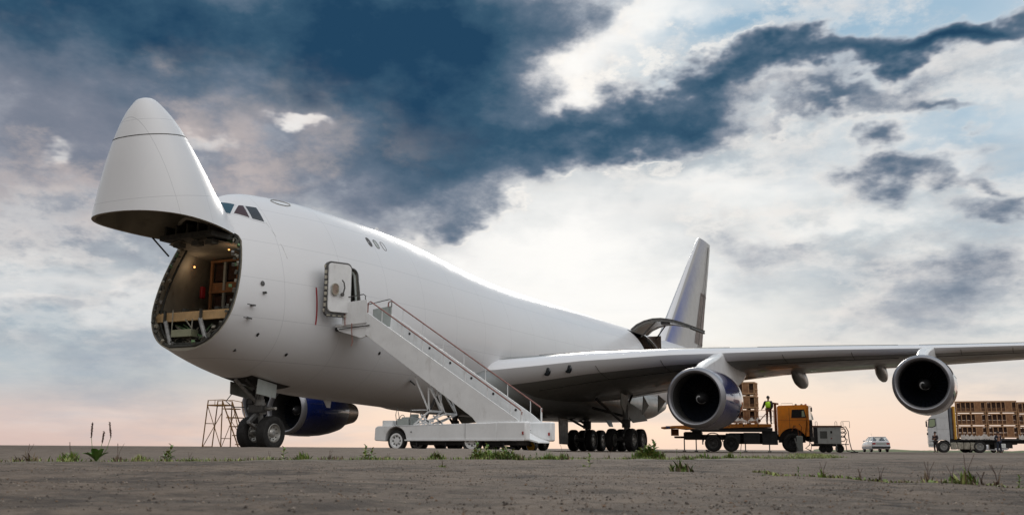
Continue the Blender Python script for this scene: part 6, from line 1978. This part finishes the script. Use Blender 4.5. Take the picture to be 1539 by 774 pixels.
# plantain with its three seed spikes
px, py = 18.21, -14.27; z0 = ground_z(px, py)
mb = MB()
for k in range(9): broad_leaf(mb, (px, py, z0), rnd.uniform(.11, .155), .068, k * .7 + .2, rnd.uniform(.75, 1.25), 0)
pl_ = mb.build('plantain', ['leaf_green'])
tag(pl_, 'broad-leaved plantain with tall brown seed spikes rising above the horizon', 'plant', 'weeds in the pavement joints')
for dx_, h_, b_ in ((-.055, .31, .0), (.035, .24, .01), (.11, .315, -.03)):
    mb = MB(); bx = px + RIGHT.x * dx_; by = py + RIGHT.y * dx_
    mb.tube([(px, py, z0), (px + (bx - px) * .7, py + (by - py) * .7, z0 + h_ * .3), (bx + b_ * .3, by, z0 + h_ * .62)], .0022, 6, 1)
    pts = [(bx + b_ * .3 + b_ * t, by, z0 + h_ * (.60 + .40 * t)) for t in (0, .2, .4, .6, .8, 1)]
    mb.tube(pts, [.003, .0055, .006, .006, .005, .002], 8, 0)
    for q in range(60):
        t = rnd.random(); c = Vector(pts[0]).lerp(Vector(pts[-1]), t); mb.box(c + Vector((rnd.uniform(-.006, .006), rnd.uniform(-.006, .006), 0)), (.004, .004, .005), 0, (rnd.random() * 3, rnd.random() * 3, 0))
    mb.build('seed_spike', ['seed_brown', 'leaf_green'], pl_)

# fine growth all along both joints: nobody could count it
mb = MB()
def along(pts, n, wv, hmin, hmax, mats_):
    seg = [(Vector(a_), Vector(b_)) for a_, b_ in zip(pts, pts[1:])]; ln = [(b_ - a_).length for a_, b_ in seg]; T_ = sum(ln)
    cl = [rnd.random() * T_ for _ in range(max(4, n // 22))]
    for i in range(n):
        t = rnd.gauss(rnd.choice(cl), .22) if rnd.random() < .8 else rnd.random() * T_
        t = min(max(t, 0), T_ - .001)
        for (a_, b_), l_ in zip(seg, ln):
            if t <= l_: break
            t -= l_
        p = a_.lerp(b_, t / l_); q = p + Vector((rnd.gauss(0, wv), rnd.gauss(0, wv)))
        blade(mb, (q.x, q.y, ground_z(q.x, q.y) - .004), rnd.uniform(hmin, hmax), rnd.uniform(.2, 1.0), rnd.uniform(0, 6.28), rnd.uniform(.005, .011), rnd.choice(mats_), 1)
along([(17.0, -15.8), (17.79, -14.81), (18.78, -12.9), (20.07, -10.37), (21.3, -6.3), (22.2, -2.5)], 5200, .035, .02, .065, [0, 0, 1, 1, 2])
along([(23.4, -13.8), (23.8, -14.9), (24.3, -15.25), (24.9, -15.8)], 700, .010, .006, .025, [0, 1, 2])
along([(21.2, -6.0), (21.6, -1.5), (20.6, 3.5), (19.5, 9.0)], 1600, .25, .03, .08, [0, 1, 1])
o = mb.build('sparse_grass', ['grass_green', 'grass_yellow', 'grass_dry']); tag(o, 'fine sparse grass along the pavement joints', 'grass', kind='stuff')

# distant grass verge beyond the apron on the right
mb = MB(); rows = []
for i in range(9):
    d = 104 + i * i * 9.0
    r = []
    for j in range(90):
        s_ = d * (.305 + .55 * j / 89)
        z = 0.02 if i in (0, 8) else .10 + .16 * rnd.random() + .10 * math.sin(j * .5 + i)
        p = CAM + HEAD * d + RIGHT * s_; r.append((p.x, p.y, z))
    rows.append(r)
mb.grid(rows, 0)
mat('verge', (.085, .105, .032), .9, vary=.45, vscale=.35, dirt=((.17, .14, .07), .7))
o = mb.build('grass_verge', ['verge']); tag(o, 'strip of green grass along the far edge of the apron', 'grass', kind='structure')
